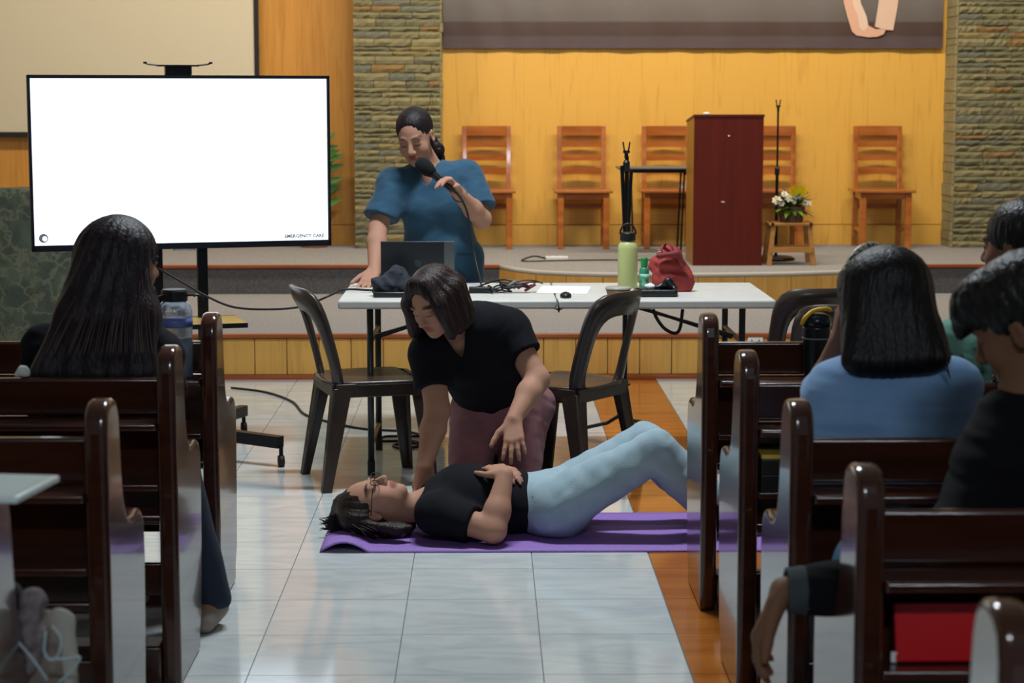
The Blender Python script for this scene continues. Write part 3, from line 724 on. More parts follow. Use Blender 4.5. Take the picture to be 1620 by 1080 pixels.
# ------------------------------------------------------------------ things on the white table
p = PZ(993, 452, TZ); p.y = 8.4; p.x = P(993, 420, 8.4).x
t = thing('insulated_flask', 'pale green insulated flask with black lid and ring handle on the white table', 'flask', (p.x, p.y, TZ))
MB().lathe([(0, 0), (.041, 0), (.043, .004), (.043, .17), (.041, .185), (.032, .198), (.027, .203), (0, .203)], n=32).build('body', M('pale_green_enamel', 'b9bf7e', .4), t, smooth=True, bevel=0)
lid = MB().lathe([(.027, .203), (.034, .206), (.034, .235), (.031, .24), (0, .24)], n=28).build('lid', black_plastic, t)
MB().lathe([(.028, .198), (.0285, .206), (.027, .206)], n=28).build('neck_ring', M('steel', 'b0b0aa', .25, metal=.9), t)
MB().tube([(.034*math.cos(a), 0, .232+.045*math.sin(a)) for a in [pi*i/16 for i in range(17)]], .004, 8).build('handle', black_plastic, lid, smooth=True)
p = P(1019, 440, 8.3)
t = thing('sanitiser_bottle', 'small green bottle with green cap beside the pale green flask', 'bottle', (p.x, 8.3, TZ))
MB().lathe([(0, 0), (.019, 0), (.021, .004), (.021, .085), (.017, .095), (.011, .1), (0, .1)], n=20).build('body', M('green_label', '3f8f6a', .35, '2f7d58', (30, 30, 10)), t, smooth=True)
MB().lathe([(.0214, .02), (.0214, .07)], n=20).build('label', M('pale_teal_label', '8fc6b6', .5, '3a8a64', (40, 40, 25), 2, .45, .55), t, smooth=True)
MB().lathe([(.014, .1), (.015, .102), (.015, .135), (.012, .14), (0, .14)], n=16).build('cap', M('green_cap', '1f8a45', .4), t)
p = P(978, 460, 7.98)
t = thing('food_tub', 'clear lidded plastic tub of brown food near the table edge', 'food tub', (p.x, 7.98, TZ))
MB().lathe([(0, .001), (.04, .001), (.05, .034), (0, .034)], n=28).build('food', M('brown_food', '5d3a20', .6, '7a4f2c', (60, 60, 60)), t)
clear = M('clear_plastic', 'b08a64', .15, trans=.7, ior=1.3)
MB().lathe([(.0405, 0), (.0515, .036), (.0525, .037), (.0415, 0)], n=28).build('tub', clear, t, smooth=True)
MB().lathe([(.054, .036), (.055, .04), (.05, .045), (0, .046)], n=28).build('lid', M('cloudy_lid', 'cfcfc8', .2, trans=.5), t, smooth=True)
a, b = P(1004, 460, 8.02), P(1072, 460, 8.02)
t = thing('black_pouch', 'flat black zipped pouch lying open in front of the red bag', 'pouch', ((a.x+b.x)/2, 8.04, TZ))
s = SDF(.004); hw = (b.x-a.x)/2
s.rbox((0, 0, .016), (hw, .05, .016), .012); s.rbox((0, -.0, .03), (hw-.014, .036, .013), .01, sub=True, k=.006)
s.cone((hw*.1, .02, .03), (hw*.62, .03, .058), .012, .012, flat=((0, 1, 0), .6)); s.cone((hw*.62, .03, .058), (hw*.9, .02, .03), .012, .012)
s.mesh('case', M('black_vinyl', '111217', .35, bump=.1, bscale=(60, 60, 60)), t)
SDF(.003).ell((-.025, 0, .04), (.022, .025, .012)).wave(folds(.004, 160, 3)).mesh('tissue', M('crumpled_tissue', 'd5dad6', .8), t)
a, b = P(1018, 440, 8.22), P(1104, 440, 8.22)
cx = (a.x+b.x)/2
t = thing('red_bag', 'small crumpled red canvas backpack standing on the white table', 'bag', (cx, 8.24, TZ))
s = SDF(.005)
s.cone((-.02, 0, .05), (-.015, .01, .135), .062, .05, .03, flat=((0, 1, 0), .8)).cone((.045, 0, .04), (.005, .01, .14), .05, .05, .03, flat=((0, 1, 0), .8))
s.cone((.06, .0, .02), (.04, 0, .07), .035, .04, .03); s.cone((-.06, .02, .12), (-.075, .02, .105), .022, .016, .02)
s.cone((.05, 0, .10), (.095, -.01, .035), .014, .008, .01)
s.wave(folds(.007, 45, 5)).wave(folds(.003, 110, 6)); s.cut((0, 0, .001), (0, 0, -1))
red = M('red_canvas', 'a53a36', .7, '8f2f2d', (20, 20, 20), 3, bump=.2, bscale=(300, 300, 300))
body = s.mesh('body', red, t)
SDF(.004).cone((-.055, -.052, .155), (.02, -.056, .165), .012, .012).cone((.02, -.056, .165), (.055, -.05, .12), .012, .01).mesh('flap', M('dark_red_canvas', '7d2a2c', .7), t)
MB().tube(smooth_path([(-.03, -.01, .185), (-.02, -.03, .205), (.0, -.045, .195), (.01, -.055, .16)], 6), .007, 6, flat=.5).build('top_strap', M('dark_red_canvas', ''), t, smooth=True)
MB().cyl((-.055, -.02, .172), (-.04, -.03, .176), .007).build('buckle', M('steel', ''), t)
MB().box((.055, -.055, .105), (.004, .003, .06), Euler((0, -.5, 0))).build('zip', M('brass_zip', '8a7a58', .35, metal=.8), t)
# hanging strap below the table edge
cable('bag_strap', [P(1033, 489, 7.93), P(1040, 505, 7.93), P(1052, 520, 7.93), P(1068, 527, 7.93), P(1076, 518, 7.93), P(1080, 489, 7.93)], .007, M('black_webbing', '131316', .7), 'black webbing strap looping down below the table edge', 'strap')
# pouch by the laptop
a, b = P(585, 450, 8.05), P(640, 450, 8.05)
t = thing('folded_jacket', 'crumpled dark navy jacket heaped in front of the laptop', 'jacket', ((a.x+b.x)/2+.02, 8.06, TZ))
s = SDF(.005); s.cone((-.05, 0, .03), (.05, 0, .03), .03, .03, .03).cone((-.02, .01, .05), (.02, .02, .1), .045, .02, .03).cone((.02, .02, .09), (.07, .01, .04), .03, .03, .03)
s.cone((-.07, -.01, .06), (-.04, 0, .035), .018, .025, .02).wave(folds(.008, 50, 8)).wave(folds(.003, 130, 9)); s.cut((0, 0, .001), (0, 0, -1))
s.mesh('cloth', M('navy_cloth', '2a2e38', .85, '23262f', (20, 20, 20)), t)
MB().box((0, -.03, .012), (.15, .09, .022)).build('case', M('black_vinyl', ''), t, bevel=.006)
# tangle of leads
blkg = M('glossy_black_cable', '101013', .35)
rs = random.Random(4)
t = thing('cable_tangle', 'tangled bundle of black cables and adapters on the white table', 'cables', (P(800, 455, 8.2).x, 8.2, TZ))
for k in range(8):
    c = Vector((rs.uniform(-.07, .07), rs.uniform(-.03, .03), .006+.005*k)); r = rs.uniform(.03, .075); st = rs.uniform(0, 6)
    pts = [c+Vector((r*math.cos(st+a)*1.3, r*.6*math.sin(st+a), .006*math.sin(3*a+k))) for a in [i*.5 for i in range(14)]]
    for q in pts: q.z = max(q.z, .005)
    MB().tube(smooth_path(pts, 4), rs.choice((.003, .004, .005)), 6).build('cable', blkg, t, smooth=True)
mb = MB(); mb.tube(smooth_path([(-.14, 0, .012), (-.10, .01, .03), (-.03, .01, .052), (.02, 0, .05), (.05, -.01, .02)], 6), .004, 6).build('cable', blkg, t, smooth=True)
MB().box((-.11, -.02, .013), (.09, .045, .025)).build('adapter', black_plastic, t, bevel=.005)
for i, (x, z, a, c) in enumerate(((.02, .035, .5, 'b3b3b6'), (.05, .03, -.4, '9a9a9c'), (.07, .03, .2, 'a34040'), (.10, .02, .1, '7a2f30'))):
    MB().cyl((x-.02*math.cos(a), -.015, z-.012), (x+.025*math.cos(a), -.02, z+.016), .006).build('plug', M('plug_%s' % 'abcd'[i], c, .3, metal=.5 if i < 2 else 0), t)
MB().cyl((.07, 0, .03), (.13, .005, .034), .004).build('white_plug', white_plastic, t)
# stage microphone lead runs from her hand to this bundle (built with the person)
a = [PZ(848, 463, TZ+.001), PZ(858, 452, TZ+.001), PZ(935, 453, TZ+.001), PZ(928, 465, TZ+.001)]
o = MB().prism([(q.x, q.y) for q in a], (0, 0, TZ+.0006), (1, 0, 0), (0, 1, 0), (0, 0, .0012)).build('paper_sheet', M('white_paper', 'eef0f0', .7)); tag(o, 'blank white sheet of paper lying flat on the white table', 'paper')
p = PZ(895, 471, TZ)
t = thing('computer_mouse', 'small black computer mouse near the front table edge', 'mouse', (p.x, 7.98, TZ))
SDF(.002).ell((0, 0, .006), (.024, .035, .019), k=.004).cut((0, 0, .0008), (0, 0, -1)).mesh('shell', black_plastic, t)
MB().cyl((-.003, -.018, .022), (.003, -.018, .022), .005).build('wheel', M('wheel_rubber', '2a2a2c', .7), t)
p = P(884, 489, 7.845)
t = thing('star_clip', 'black four-pointed clip hanging from a thread on the table edge', 'clip', (p.x, 7.845, p.z))
st = [(0, .012), (.005, .003), (.022, .002), (.006, -.003), (0, -.016), (-.006, -.003), (-.022, .002), (-.005, .003)]
MB().prism(st, (0, 0, 0), (1, 0, 0), (0, 0, 1), (0, .005, 0)).build('star', black_plastic, t)
MB().tube([(0, .003, .01), (0, .003, TZ-p.z-.012), (-.004, .02, TZ-p.z+.002), (-.006, .06, TZ-p.z+.002)], .0015, 5).build('thread', blkg, t)

# ------------------------------------------------------------------ brown plastic chairs
def plastic_chair():
    t = thing('plastic_chair', 'x', 'chair', group='brown moulded plastic chairs around the table')
    # seat: dished slab with rolled rim
    def top(u, v):
        x = (u-.5)*2; y = (v-.5)*2; sx = .215-.012*(y+1); r = max(abs(x), abs(y))
        dish = -.014*(1-x*x)*(1-.6*y*y)+(.0 if y > -.7 else -.02*((-.7-y)/.3)**2)
        q = (abs(x)**4+abs(y)**4)**.25; m = r/q if q > 1e-6 else 1
        return (x*sx*m, y*.215*m, .435+dish)
    def bot(u, v):
        a = top(1-u, v); return (a[0], a[1], a[2]-.014)
    mb = MB().grid(top, 14, 14); mb.grid(bot, 14, 14); 
    n = 15
    def e(i, j): return j*n+i
    for i in range(14):
        for (a, b) in ((e(i, 0), e(i+1, 0)), (e(i, 14), e(i+1, 14))):
            ia, ib = (a % n), (b % n); ra = (a//n)*n+(14-ia)+225; rb = (b//n)*n+(14-ib)+225; mb.f.append((a, b, rb, ra))
        for (a, b) in ((e(0, i), e(0, i+1)), (e(14, i), e(14, i+1))):
            ia = a % n; ra = (a//n)*n+(14-ia)+225; rb = (b//n)*n+(14-ia)+225; mb.f.append((a, b, rb, ra))
    mb.build('seat', brown_plastic, t, smooth=True)
    mb = MB()
    for s in (-1, 1): mb.bar((s*.192, -.185, .40), (s*.185, .185, .40), .016, .055)
    mb.bar((-.19, -.19, .40), (.19, -.19, .40), .016, .055); mb.bar((-.18, .19, .40), (.18, .19, .40), .016, .055)
    mb.build('apron', brown_plastic, t, bevel=.004)
    for sx in (-1, 1):
        for sy in (-1, 1):
            mb = MB(); x0, y0 = sx*.185, sy*.185; x1, y1 = sx*.215, sy*(.215 if sy < 0 else .245)
            # L-section leg: two tapered blades
            taper(mb, (x0, y0-sy*.028, .41), (x1, y1-sy*.012, 0), (.016, .075), (.014, .04))
            taper(mb, (x0-sx*.028, y0, .41), (x1-sx*.012, y1, 0), (.075, .016), (.04, .014))
            mb.build('leg', brown_plastic, t, bevel=.003, weld=False)
    # back: arched frame with one open slot
    def sup(a, hx, hz, cz, p=4):
        c, s_ = math.cos(a), math.sin(a); r = (abs(c)**p+abs(s_)**p)**(-1/p); return (c*r*hx, cz+s_*r*hz)
    def bend(x, z, off):
        q = (z-.43)/.37; return Vector((x*(1-.10*max(q, 0)), .185+.10*q+.03*q*q-.055*(x/.2)**2*(.4+.6*q)+off, z))
    N_ = 48; mb = MB(); loops = []
    for off in (-.010, .010):
        out = [sup(2*pi*k/N_, .2, .215, .59, 5) for k in range(N_)]; inn = [sup(2*pi*k/N_, .135, .155, .555, 4) for k in range(N_)]
        mid = [((a[0]+b[0])/2, (a[1]+b[1])/2) for a, b in zip(out, inn)]
        for L_, bulge_ in ((out, 0), (mid, .008 if off > 0 else -.004), (inn, 0)): mb.v += [tuple(bend(x, z, off+bulge_)) for x, z in L_]
    for layer in (0, 1):
        for r_ in (0, 1):
            o_ = layer*3*N_+r_*N_
            for k in range(N_): mb.f.append((o_+k, o_+(k+1) % N_, o_+N_+(k+1) % N_, o_+N_+k))
    for r_ in (0, 2):
        for k in range(N_): mb.f.append((r_*N_+k, r_*N_+(k+1) % N_, 3*N_+r_*N_+(k+1) % N_, 3*N_+r_*N_+k))
    mb.build('backrest', brown_plastic, t, smooth=True)
    return t
c0 = plastic_chair()
def face(o, x, y, fx, fy): o.location = (x, y, 0); o.rotation_euler = (0, 0, math.atan2(fy, fx)+pi/2)
face(c0, -.47, 7.86, 1, .30); c0['label'] = 'brown plastic chair at the left end of the table, seat facing right'
for (x, y, fx, fy, lb) in ((.30, 7.72, -.82, .57, 'brown plastic chair facing left behind the kneeling woman'),
                           (1.30, 7.95, -.1, 1, 'brown plastic chair beyond the table corner, farther of the pair by the pews'),
                           (1.33, 7.33, .1, 1, 'brown plastic chair just behind the front right pew, nearer of the pair')):
    o = copy_tree(c0); face(o, x, y, fx, fy); o['label'] = lb

# ------------------------------------------------------------------ pews
PL = 2.3; PT = .050
def pew():
    t = thing('church_pew', 'x', 'pew', group='dark varnished church pews')
    # end panel profile in (y, z): tall post at the back, arm in front
    up_ = smooth_path([Vector((y, z, 0)) for y, z in ((.435, .47), (.430, .545), (.400, .592), (.345, .606), (.275, .602), (.225, .618), (.190, .66), (.170, .73), (.160, .81), (.148, .868), (.12, .897), (.08, .905), (.04, .899), (.012, .878), (0, .84))], 3)
    pr = [(0, 0), (.36, 0), (.36, .05), (.40, .10), (.425, .30)]+[(q.x, q.y) for q in up_]
    for x in (0, PL-PT):
        o = MB().prism(pr, (x, 0, 0), (0, 1, 0), (0, 0, 1), (PT, 0, 0)).build('end_panel', pew_wood, t, bevel=.016, seg=4, angle=.75)
        # small foot block in front
    a, b = PT+.001, PL-PT-.001; c = (a+b)/2; l = b-a
    MB().box((c, .135, .76), (l, .026, .10)).build('back_board', pew_wood, t, bevel=.008)
    MB().box((c, .07, .698), (l, .15, .02)).build('book_ledge', pew_wood, t, bevel=.006)
    MB().box((c, .145, .56), (l, .016, .26)).build('rack_back', pew_wood, t)
    MB().box((c, .075, .535), (l, .13, .018)).build('rack_shelf', pew_wood, t, bevel=.004)
    MB().box((c, .33, .425), (l, .40, .03)).build('seat', pew_wood, t, bevel=.01)
    MB().box((c, .155, .255), (l, .022, .09)).build('lower_rail', pew_wood, t, bevel=.004)
    MB().box((c, .05, .06), (l, .10, .10)).build('kneeler_board', pew_wood, t, bevel=.008)
    return t
R_Y = [5.78, 4.91, 4.08, 3.33, 2.38]; L_Y = [5.82, 5.03, 4.11, 3.12]
p0 = pew(); first = True
ordn = {0: 'front', 1: 'second', 2: 'third', 3: 'fourth', 4: 'fifth'}
labsR = ['front pew right of the aisle, nearest the table, behind the plastic chairs', 'second pew from the front right of the aisle, with the yellow highlight slab in its rack',
         'third pew right of the aisle, supporting the woman in the blue top', 'fourth pew right of the aisle, with the red folder in its rack', 'nearest pew on the right, only its rounded end post in frame']
labsL = ['front pew left of the aisle, holding the big water jug', 'second pew left of the aisle, where the long-haired woman sits', 'third pew left of the aisle, with an empty dark back board', 'nearest pew at the left edge, with the tablet on its post']
for x, Ys, labs in ((.648, R_Y, labsR), (-.81-PL, L_Y, labsL)):
    for y, lb in zip(Ys, labs):
        o = p0 if first else copy_tree(p0); first = False; o.location = (x, y, 0); o['label'] = lb

# things kept on the pews
LEDGE = .709
p = P(1291, 560, R_Y[0]+.06)
t = thing('tumbler', 'black insulated tumbler with yellow cord on the front right pew ledge', 'tumbler', (p.x, R_Y[0]+.06, LEDGE))
MB().lathe([(0, 0), (.034, 0), (.036, .01), (.043, .15), (.043, .16), (0, .16)], n=28).build('body', M('tumbler_black', '14171c', .28), t, smooth=True)
MB().lathe([(.0435, .12), (.0438, .122), (.0435, .124)], n=28).build('grey_band', M('tumbler_band', '70767a', .4), t)
lid = MB().lathe([(.044, .158), (.045, .175), (.04, .19), (.022, .197), (0, .199)], n=28).build('lid', M('tumbler_lid', '101820', .25), t, smooth=True)
MB().tube(smooth_path([(-.045, -.01, .165), (-.04, -.03, .185), (-.015, -.02, .205), (.02, -.02, .212), (.04, 0, .205)], 6), .007, 8).build('cord', M('yellow_cord', 'd9a91e', .6), t, smooth=True)
p = P(277, 520, L_Y[0]+.06)
t = thing('water_jug', 'large clear water jug with black flip lid and blue band behind the long-haired woman', 'water jug', (p.x, L_Y[0]+.06, LEDGE))
jug = M('jug_plastic', 'c8d4e4', .15, trans=.75, ior=1.35)
MB().lathe([(0, .0), (.048, 0), (.052, .008), (.052, .15), (.050, .17), (.053, .18), (.053, .2), (.046, .222), (.03, .235), (0, .235)], n=32).build('body', jug, t, smooth=True)
MB().lathe([(.0535, .155), (.0535, .182)], n=32).build('blue_band', M('blue_band', '5a6aa8', .4), t, smooth=True)
MB().lathe([(0, .004), (.046, .004), (.046, .12), (0, .12)], n=24).build('water', M('jug_water', '8b98aa', .05, trans=.8, ior=1.33), t, smooth=True)
lid = MB().lathe([(.038, .232), (.04, .236), (.04, .262), (.036, .268), (0, .268)], n=24).build('lid', black_plastic, t)
MB().bar((-.09, -.02, .228), (-.01, -.025, .250), .025, .018).build('flip_spout', black_plastic, lid, bevel=.004)
MB().tube(smooth_path([(.035, -.01, .25), (.055, -.015, .252), (.075, -.01, .25), (.088, 0, .24)], 5), .004, 6).build('carry_loop', black_plastic, lid, smooth=True)
MB().lathe([(0, -.008), (.008, 0), (0, .008)], (.062, -.012, .252), 8).build('bead', black_plastic, lid)
# second right pew rack: yellow slab stands for a highlight, on added dark books
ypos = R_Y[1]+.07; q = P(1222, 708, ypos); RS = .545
for k, (hh, c, lb, nm) in enumerate(((.045, '1d1a1c', 'lower dark book added in the rack to carry the yellow highlight slab', 'support_book'), (.04, '26201e', 'upper dark book added directly under the yellow highlight slab', 'support_book'), (.012, 'd6b04a', 'yellow slab standing for a highlight on glossy wood in the second right pew rack', 'highlight_slab'))):
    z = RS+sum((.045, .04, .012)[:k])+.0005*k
    t = thing(nm, lb, 'highlight prop', (.648+PT+.092, ypos-.005, z))
    MB().box((0, 0, hh/2), (.17, .12, hh-.001)).build('cover', M('stack_cover_'+'abc'[k], c, .35), t, bevel=.002)
    MB().box((.002, .004, hh/2), (.172, .118, hh-.006)).build('pages', M('stack_pages', 'd9d2bc', .8), t)
# red folder in the rack of the fourth right pew
y = R_Y[3]+.075; a, b = P(1415, 1000, y), P(1600, 1000, y)
t = thing('red_folder', 'glossy red folder standing in the rack of the fourth right pew', 'folder', ((a.x+b.x)/2, y, .5455))
MB().box((0, 0, .052), (b.x-a.x, .012, .104), Euler((-.25, 0, 0))).build('cover', M('red_gloss_card', 'cc1a20', .25), t, bevel=.002)
MB().box((-(b.x-a.x)/2-.002, -.012, .01), (.012, .006, .018)).build('white_tag', M('white_paper', ''), t)
# yellow notice: black tablet / white board resting on the nearest left post
y = L_Y[3]+.05; q = P(0, 750, y)
t = thing('white_tablet', 'pale white tablet lying on the nearest left pew post', 'tablet', (-.735, y+.015, .9055))
MB().box((-.13, 0, .006), (.26, .19, .011), Euler((0, 0, -.15))).build('case', M('tablet_white', 'cfdcdc', .35), t, bevel=.004)
MB().box((-.13, 0, .012), (.235, .165, .001), Euler((0, 0, -.15))).build('screen_cover', M('tablet_cover', 'b9cccb', .5), t)
q = P(38, 564, L_Y[1]+.135)
o = SDF(.003).ell((0, 0, .016), (.018, .01, .016)).cone((-.02, 0, .008), (0, 0, .016), .008, .012, .01).wave(folds(.004, 150, 12)).cut((0, 0, .001), (0, 0, -1)).mesh('crumpled_tissue', M('crumpled_tissue', ''))
o.location = (q.x, L_Y[1]+.135, .811); tag(o, 'crumpled white tissue on the pew rail left of the long-haired woman', 'tissue')
# bag hanging at the aisle side of the nearest left pew
bx = P(50, 1000, 3.38)
t = thing('tote_bag', 'beige cloth tote with white cords hanging on the nearest left pew arm', 'bag', (bx.x, 3.40, .28))
s = SDF(.005); s.cone((0, 0, .06), (-.005, 0, .30), .085, .05, .03, flat=((0, 1, 0), .5)).cone((.03, 0, .30), (.045, 0, .08), .035, .06, .03, flat=((0, 1, 0), .5))
s.wave(folds(.010, 45, 15, (1.4, .5, .25))).wave(folds(.003, 120, 16)).mesh('body', M('beige_cloth', '8a7d74', .9, '776a61', (14, 14, 14)), t)
SDF(.004).cone((-.01, -.03, .27), (.004, -.04, .32), .022, .026, .01).cone((.004, -.04, .335), (.0, -.04, .36), .030, .024, .01).cone((.0, -.04, .365), (.008, -.04, .39), .022, .026, .01).wave(folds(.006, 110, 18, (.3, .3, 1.5))).mesh('knotted_cloth', M('mauve_cloth', '5f5457', .85, '857a7c', (50, 50, 50)), t)
SDF(.004).ell((-.035, -.035, .40), (.022, .03, .03)).cone((-.035, -.035, .38), (-.055, -.03, .30), .026, .03).cone((-.055, -.03, .30), (-.03, -.03, .27), .02, .015).wave(folds(.005, 80, 19)).mesh('black_scarf', M('black_scarf', '101014', .8), t)
SDF(.004).cone((.045, -.01, .18), (.05, -.01, .345), .032, .026, .02, flat=((0, 1, 0), .6)).wave(folds(.003, 60, 20)).mesh('white_pouch', M('offwhite_cloth', 'a5a298', .85), t)
cord = M('white_cord', 'a9bcc0', .6)
for pts in ([(18, 968), (22, 985), (26, 1010), (50, 1040), (75, 1075)], [(82, 990), (96, 1010), (92, 1035), (80, 1044), (70, 1030), (72, 1000)], [(80, 1042), (105, 1042), (122, 1038), (126, 1043), (112, 1062), (92, 1080)]):
    MB().tube(smooth_path([P(x, yy, 3.30)-t.location for x, yy in pts], 6), .0022, 6).build('cord', cord, t, smooth=True)
MB().bar((.085, -.03, .10), (.09, -.03, .20), .018, .004).build('red_tag', M('red_tag', '6e1a25', .5, '906068', (10, 10, 160), 1, .48, .52), t)
MB().tube(smooth_path([(-.02, .0, .33), (-.045, .01, .37), (-.07, .02, .375)], 6), .008, 6, flat=.4).build('strap', M('beige_cloth', ''), t, smooth=True)
# checked cloth and grey bottle between the pews on the right
y = R_Y[1]+.07
a = P(1566, 645, y)
t = thing('grey_bottle', 'grey metal bottle lying on the second right pew ledge', 'bottle', (a.x, y, LEDGE+.03))
MB().lathe([(0, -.09), (.028, -.09), (.03, -.08), (.03, .06), (.02, .08), (.02, .1), (0, .1)], n=20, rot=Euler((0, pi/2, 0)).to_matrix()).build('body', M('grey_bottle', '6b6f70', .35, metal=.4), t, smooth=True)

x = P(1590, 640, R_Y[1]+.12).x
m = M('checked_cloth', '16161a', .9); nt = m.node_tree; ck = nt.nodes.new('ShaderNodeTexChecker'); ck.inputs['Scale'].default_value = 130
ck.inputs['Color1'].default_value = (*lin('141418'), 1); ck.inputs['Color2'].default_value = (*lin('8a8d90'), 1)
tcn = nt.nodes.new('ShaderNodeTexCoord'); nt.links.new(tcn.outputs['Object'], ck.inputs['Vector']); nt.links.new(ck.outputs['Color'], nt.nodes['Principled BSDF'].inputs['Base Color'])
def chk(u, v):
    if v < .45: y_, z_ = .117, .70+.125*(v/.45)
    elif v < .55: t_ = (v-.45)/.1; y_, z_ = .117+.036*t_, .825+.004*math.sin(t_*pi)
    else: y_, z_ = .153, .825-.13*((v-.55)/.45)
    return (x+(u-.5)*.05+.006*math.sin(v*7), R_Y[1]+y_-.002*math.sin(u*9), z_)
o = MB().grid(chk, 8, 30).build('checked_strap', m, smooth=True); sm_ = o.modifiers.new('thickness', 'SOLIDIFY'); sm_.thickness = .003
tag(o, 'black and white checked cloth strip hung over the second right pew back', 'cloth')
# ------------------------------------------------------------------ yoga mat
a = PZ(508, 868, 0); xm0 = a.x; ym0, ym1 = 6.56, 7.18
def mat_fn(u, v):
    x = xm0+u*1.68; yy = ym0+v*(ym1-ym0)
    c = max(0, 1-u/.10); lift = .034*math.sin(min(1, (1-c)*1.0)*pi)*(1-v)**1.2 if c > 0 else 0
    return Vector((x, yy+.008*(1-v)*c, .0065+lift))
mb = MB().grid(mat_fn, 70, 12); mb2 = MB().grid(lambda u, v: mat_fn(u, v)-Vector((0, 0, .006)), 70, 12)
n0 = len(mb.v); mb.add(mb2.v, mb2.f)
for i in range(70): mb.f.append((i, i+1, i+1+n0, i+n0)); k = 12*71; mb.f.append((k+i, k+i+n0, k+i+1+n0, k+i+1))
for j in range(12): mb.f.append((j*71, j*71+n0, (j+1)*71+n0, (j+1)*71)); k = 70; mb.f.append((j*71+k, (j+1)*71+k, (j+1)*71+k+n0, j*71+k+n0))
o = mb.build('yoga_mat', M('purple_foam', '8866b2', .65, '9270ba', (90, 90, 90), 3, bump=.1, bscale=(400, 400, 400)), smooth=True, weld=False); tag(o, 'purple exercise mat lying across the tiled aisle under the woman', 'mat')

# ------------------------------------------------------------------ draped thing and plant at the left
dx = P(45, 400, 9.6).x
t = thing('draped_cover', 'dark green patterned cloth draped over an upright stand behind the television', 'cover', (dx-.12, 9.75, 0))
def drp(u, v):
    a = u*2*pi; z = 1.10*(1-v); fl = 1+.20*v; rx, ry = .44*fl, .30*fl
    p_ = 4; c, s_ = math.cos(a), math.sin(a); r = (abs(c)**p_+abs(s_)**p_)**(-1/p_)
    w = 1+.05*v*math.sin(a*9)+.03*v*math.sin(a*17+1)
    return (c*r*rx*w, s_*r*ry*w, z+.02*math.sin(a*3)*(1-v))
mb = MB().grid(drp, 96, 24); mb.f.append(tuple(range(95, -1, -1)))
o = mb.build('cloth', None, t, smooth=True)
m = M('brocade_cloth', '525948', .8, '3e463a', (9, 9, 9), 5, .4, .6, bump=.3, bscale=(40, 40, 40)); o.data.materials.append(m)
nt = m.node_tree; N = nt.nodes; L = nt.links
vo = N.new('ShaderNodeTexVoronoi'); vo.feature = 'DISTANCE_TO_EDGE'; vo.inputs['Scale'].default_value = 8; tc = N.new('ShaderNodeTexCoord')
nz = N.new('ShaderNodeTexNoise'); nz.inputs['Scale'].default_value = 14; nz.inputs['Detail'].default_value = 5; ad = N.new('ShaderNodeMix'); ad.data_type = 'VECTOR'; ad.inputs[0].default_value = .25
L.new(tc.outputs['Object'], nz.inputs['Vector']); L.new(tc.outputs['Object'], ad.inputs[4]); L.new(nz.outputs['Color'], ad.inputs[5]); L.new(ad.outputs[1], vo.inputs['Vector'])
rp = N.new('ShaderNodeValToRGB'); rp.color_ramp.elements[0].position = .02; rp.color_ramp.elements[1].position = .22
rp.color_ramp.elements[0].color = (*lin('6a6b55'), 1); rp.color_ramp.elements[1].color = (0, 0, 0, 1)
mx = N.new('ShaderNodeMix'); mx.data_type = 'RGBA'; mx.blend_type = 'LIGHTEN'; mx.inputs[0].default_value = .8
L.new(vo.outputs['Distance'], rp.inputs[0]); L.new(N['Principled BSDF'].inputs['Base Color'].links[0].from_socket, mx.inputs[6]); L.new(rp.outputs[0], mx.inputs[7]); L.new(mx.outputs[2], N['Principled BSDF'].inputs['Base Color'])
pp = P(496, 300, 14.62)
t = thing('potted_plant', 'leafy green potted plant half hidden behind the television', 'plant', (pp.x, 14.62, Z2))
MB().lathe([(0, 0), (.10, 0), (.13, .2), (.135, .22), (.12, .22), (.115, .2), (0, .19)], n=24).build('pot', M('terracotta', '7a4a30', .8), t)
MB().tube([(0, 0, .18), (.02, 0, .45), (.03, 0, .78)], [.012, .01, .006], 8).build('stem', M('stem_green', '4a5a2a', .7), t)
rs = random.Random(11)
for k in range(26):
    z = .30+.5*k/26; a = k*2.4; d = Vector((math.cos(a), .35*math.sin(a)-.1, .35)); mb = MB(); leaf(mb, Vector((.025, 0, z)), d, rs.uniform(.17, .23), .06, up=Vector((0, -1, .35)), droop=.1); mb.build('leaf', leaf_mats[k % 2], t, smooth=True)
o = MB().box((0, 0, 0), (.085, .012, .075)).build('wall_outlet', white_plastic, bevel=.004); o.location = P(1195, 539, YS1-.012); o.location.y = YS1-.01
tag(o, 'white double wall socket on the front of the stage step', 'outlet')
MB().box((-.02, -.0065, 0), (.006, .002, .015)).build('socket_slot', black_plastic, o); MB().box((.02, -.0065, 0), (.006, .002, .015)).build('socket_slot', black_plastic, o)
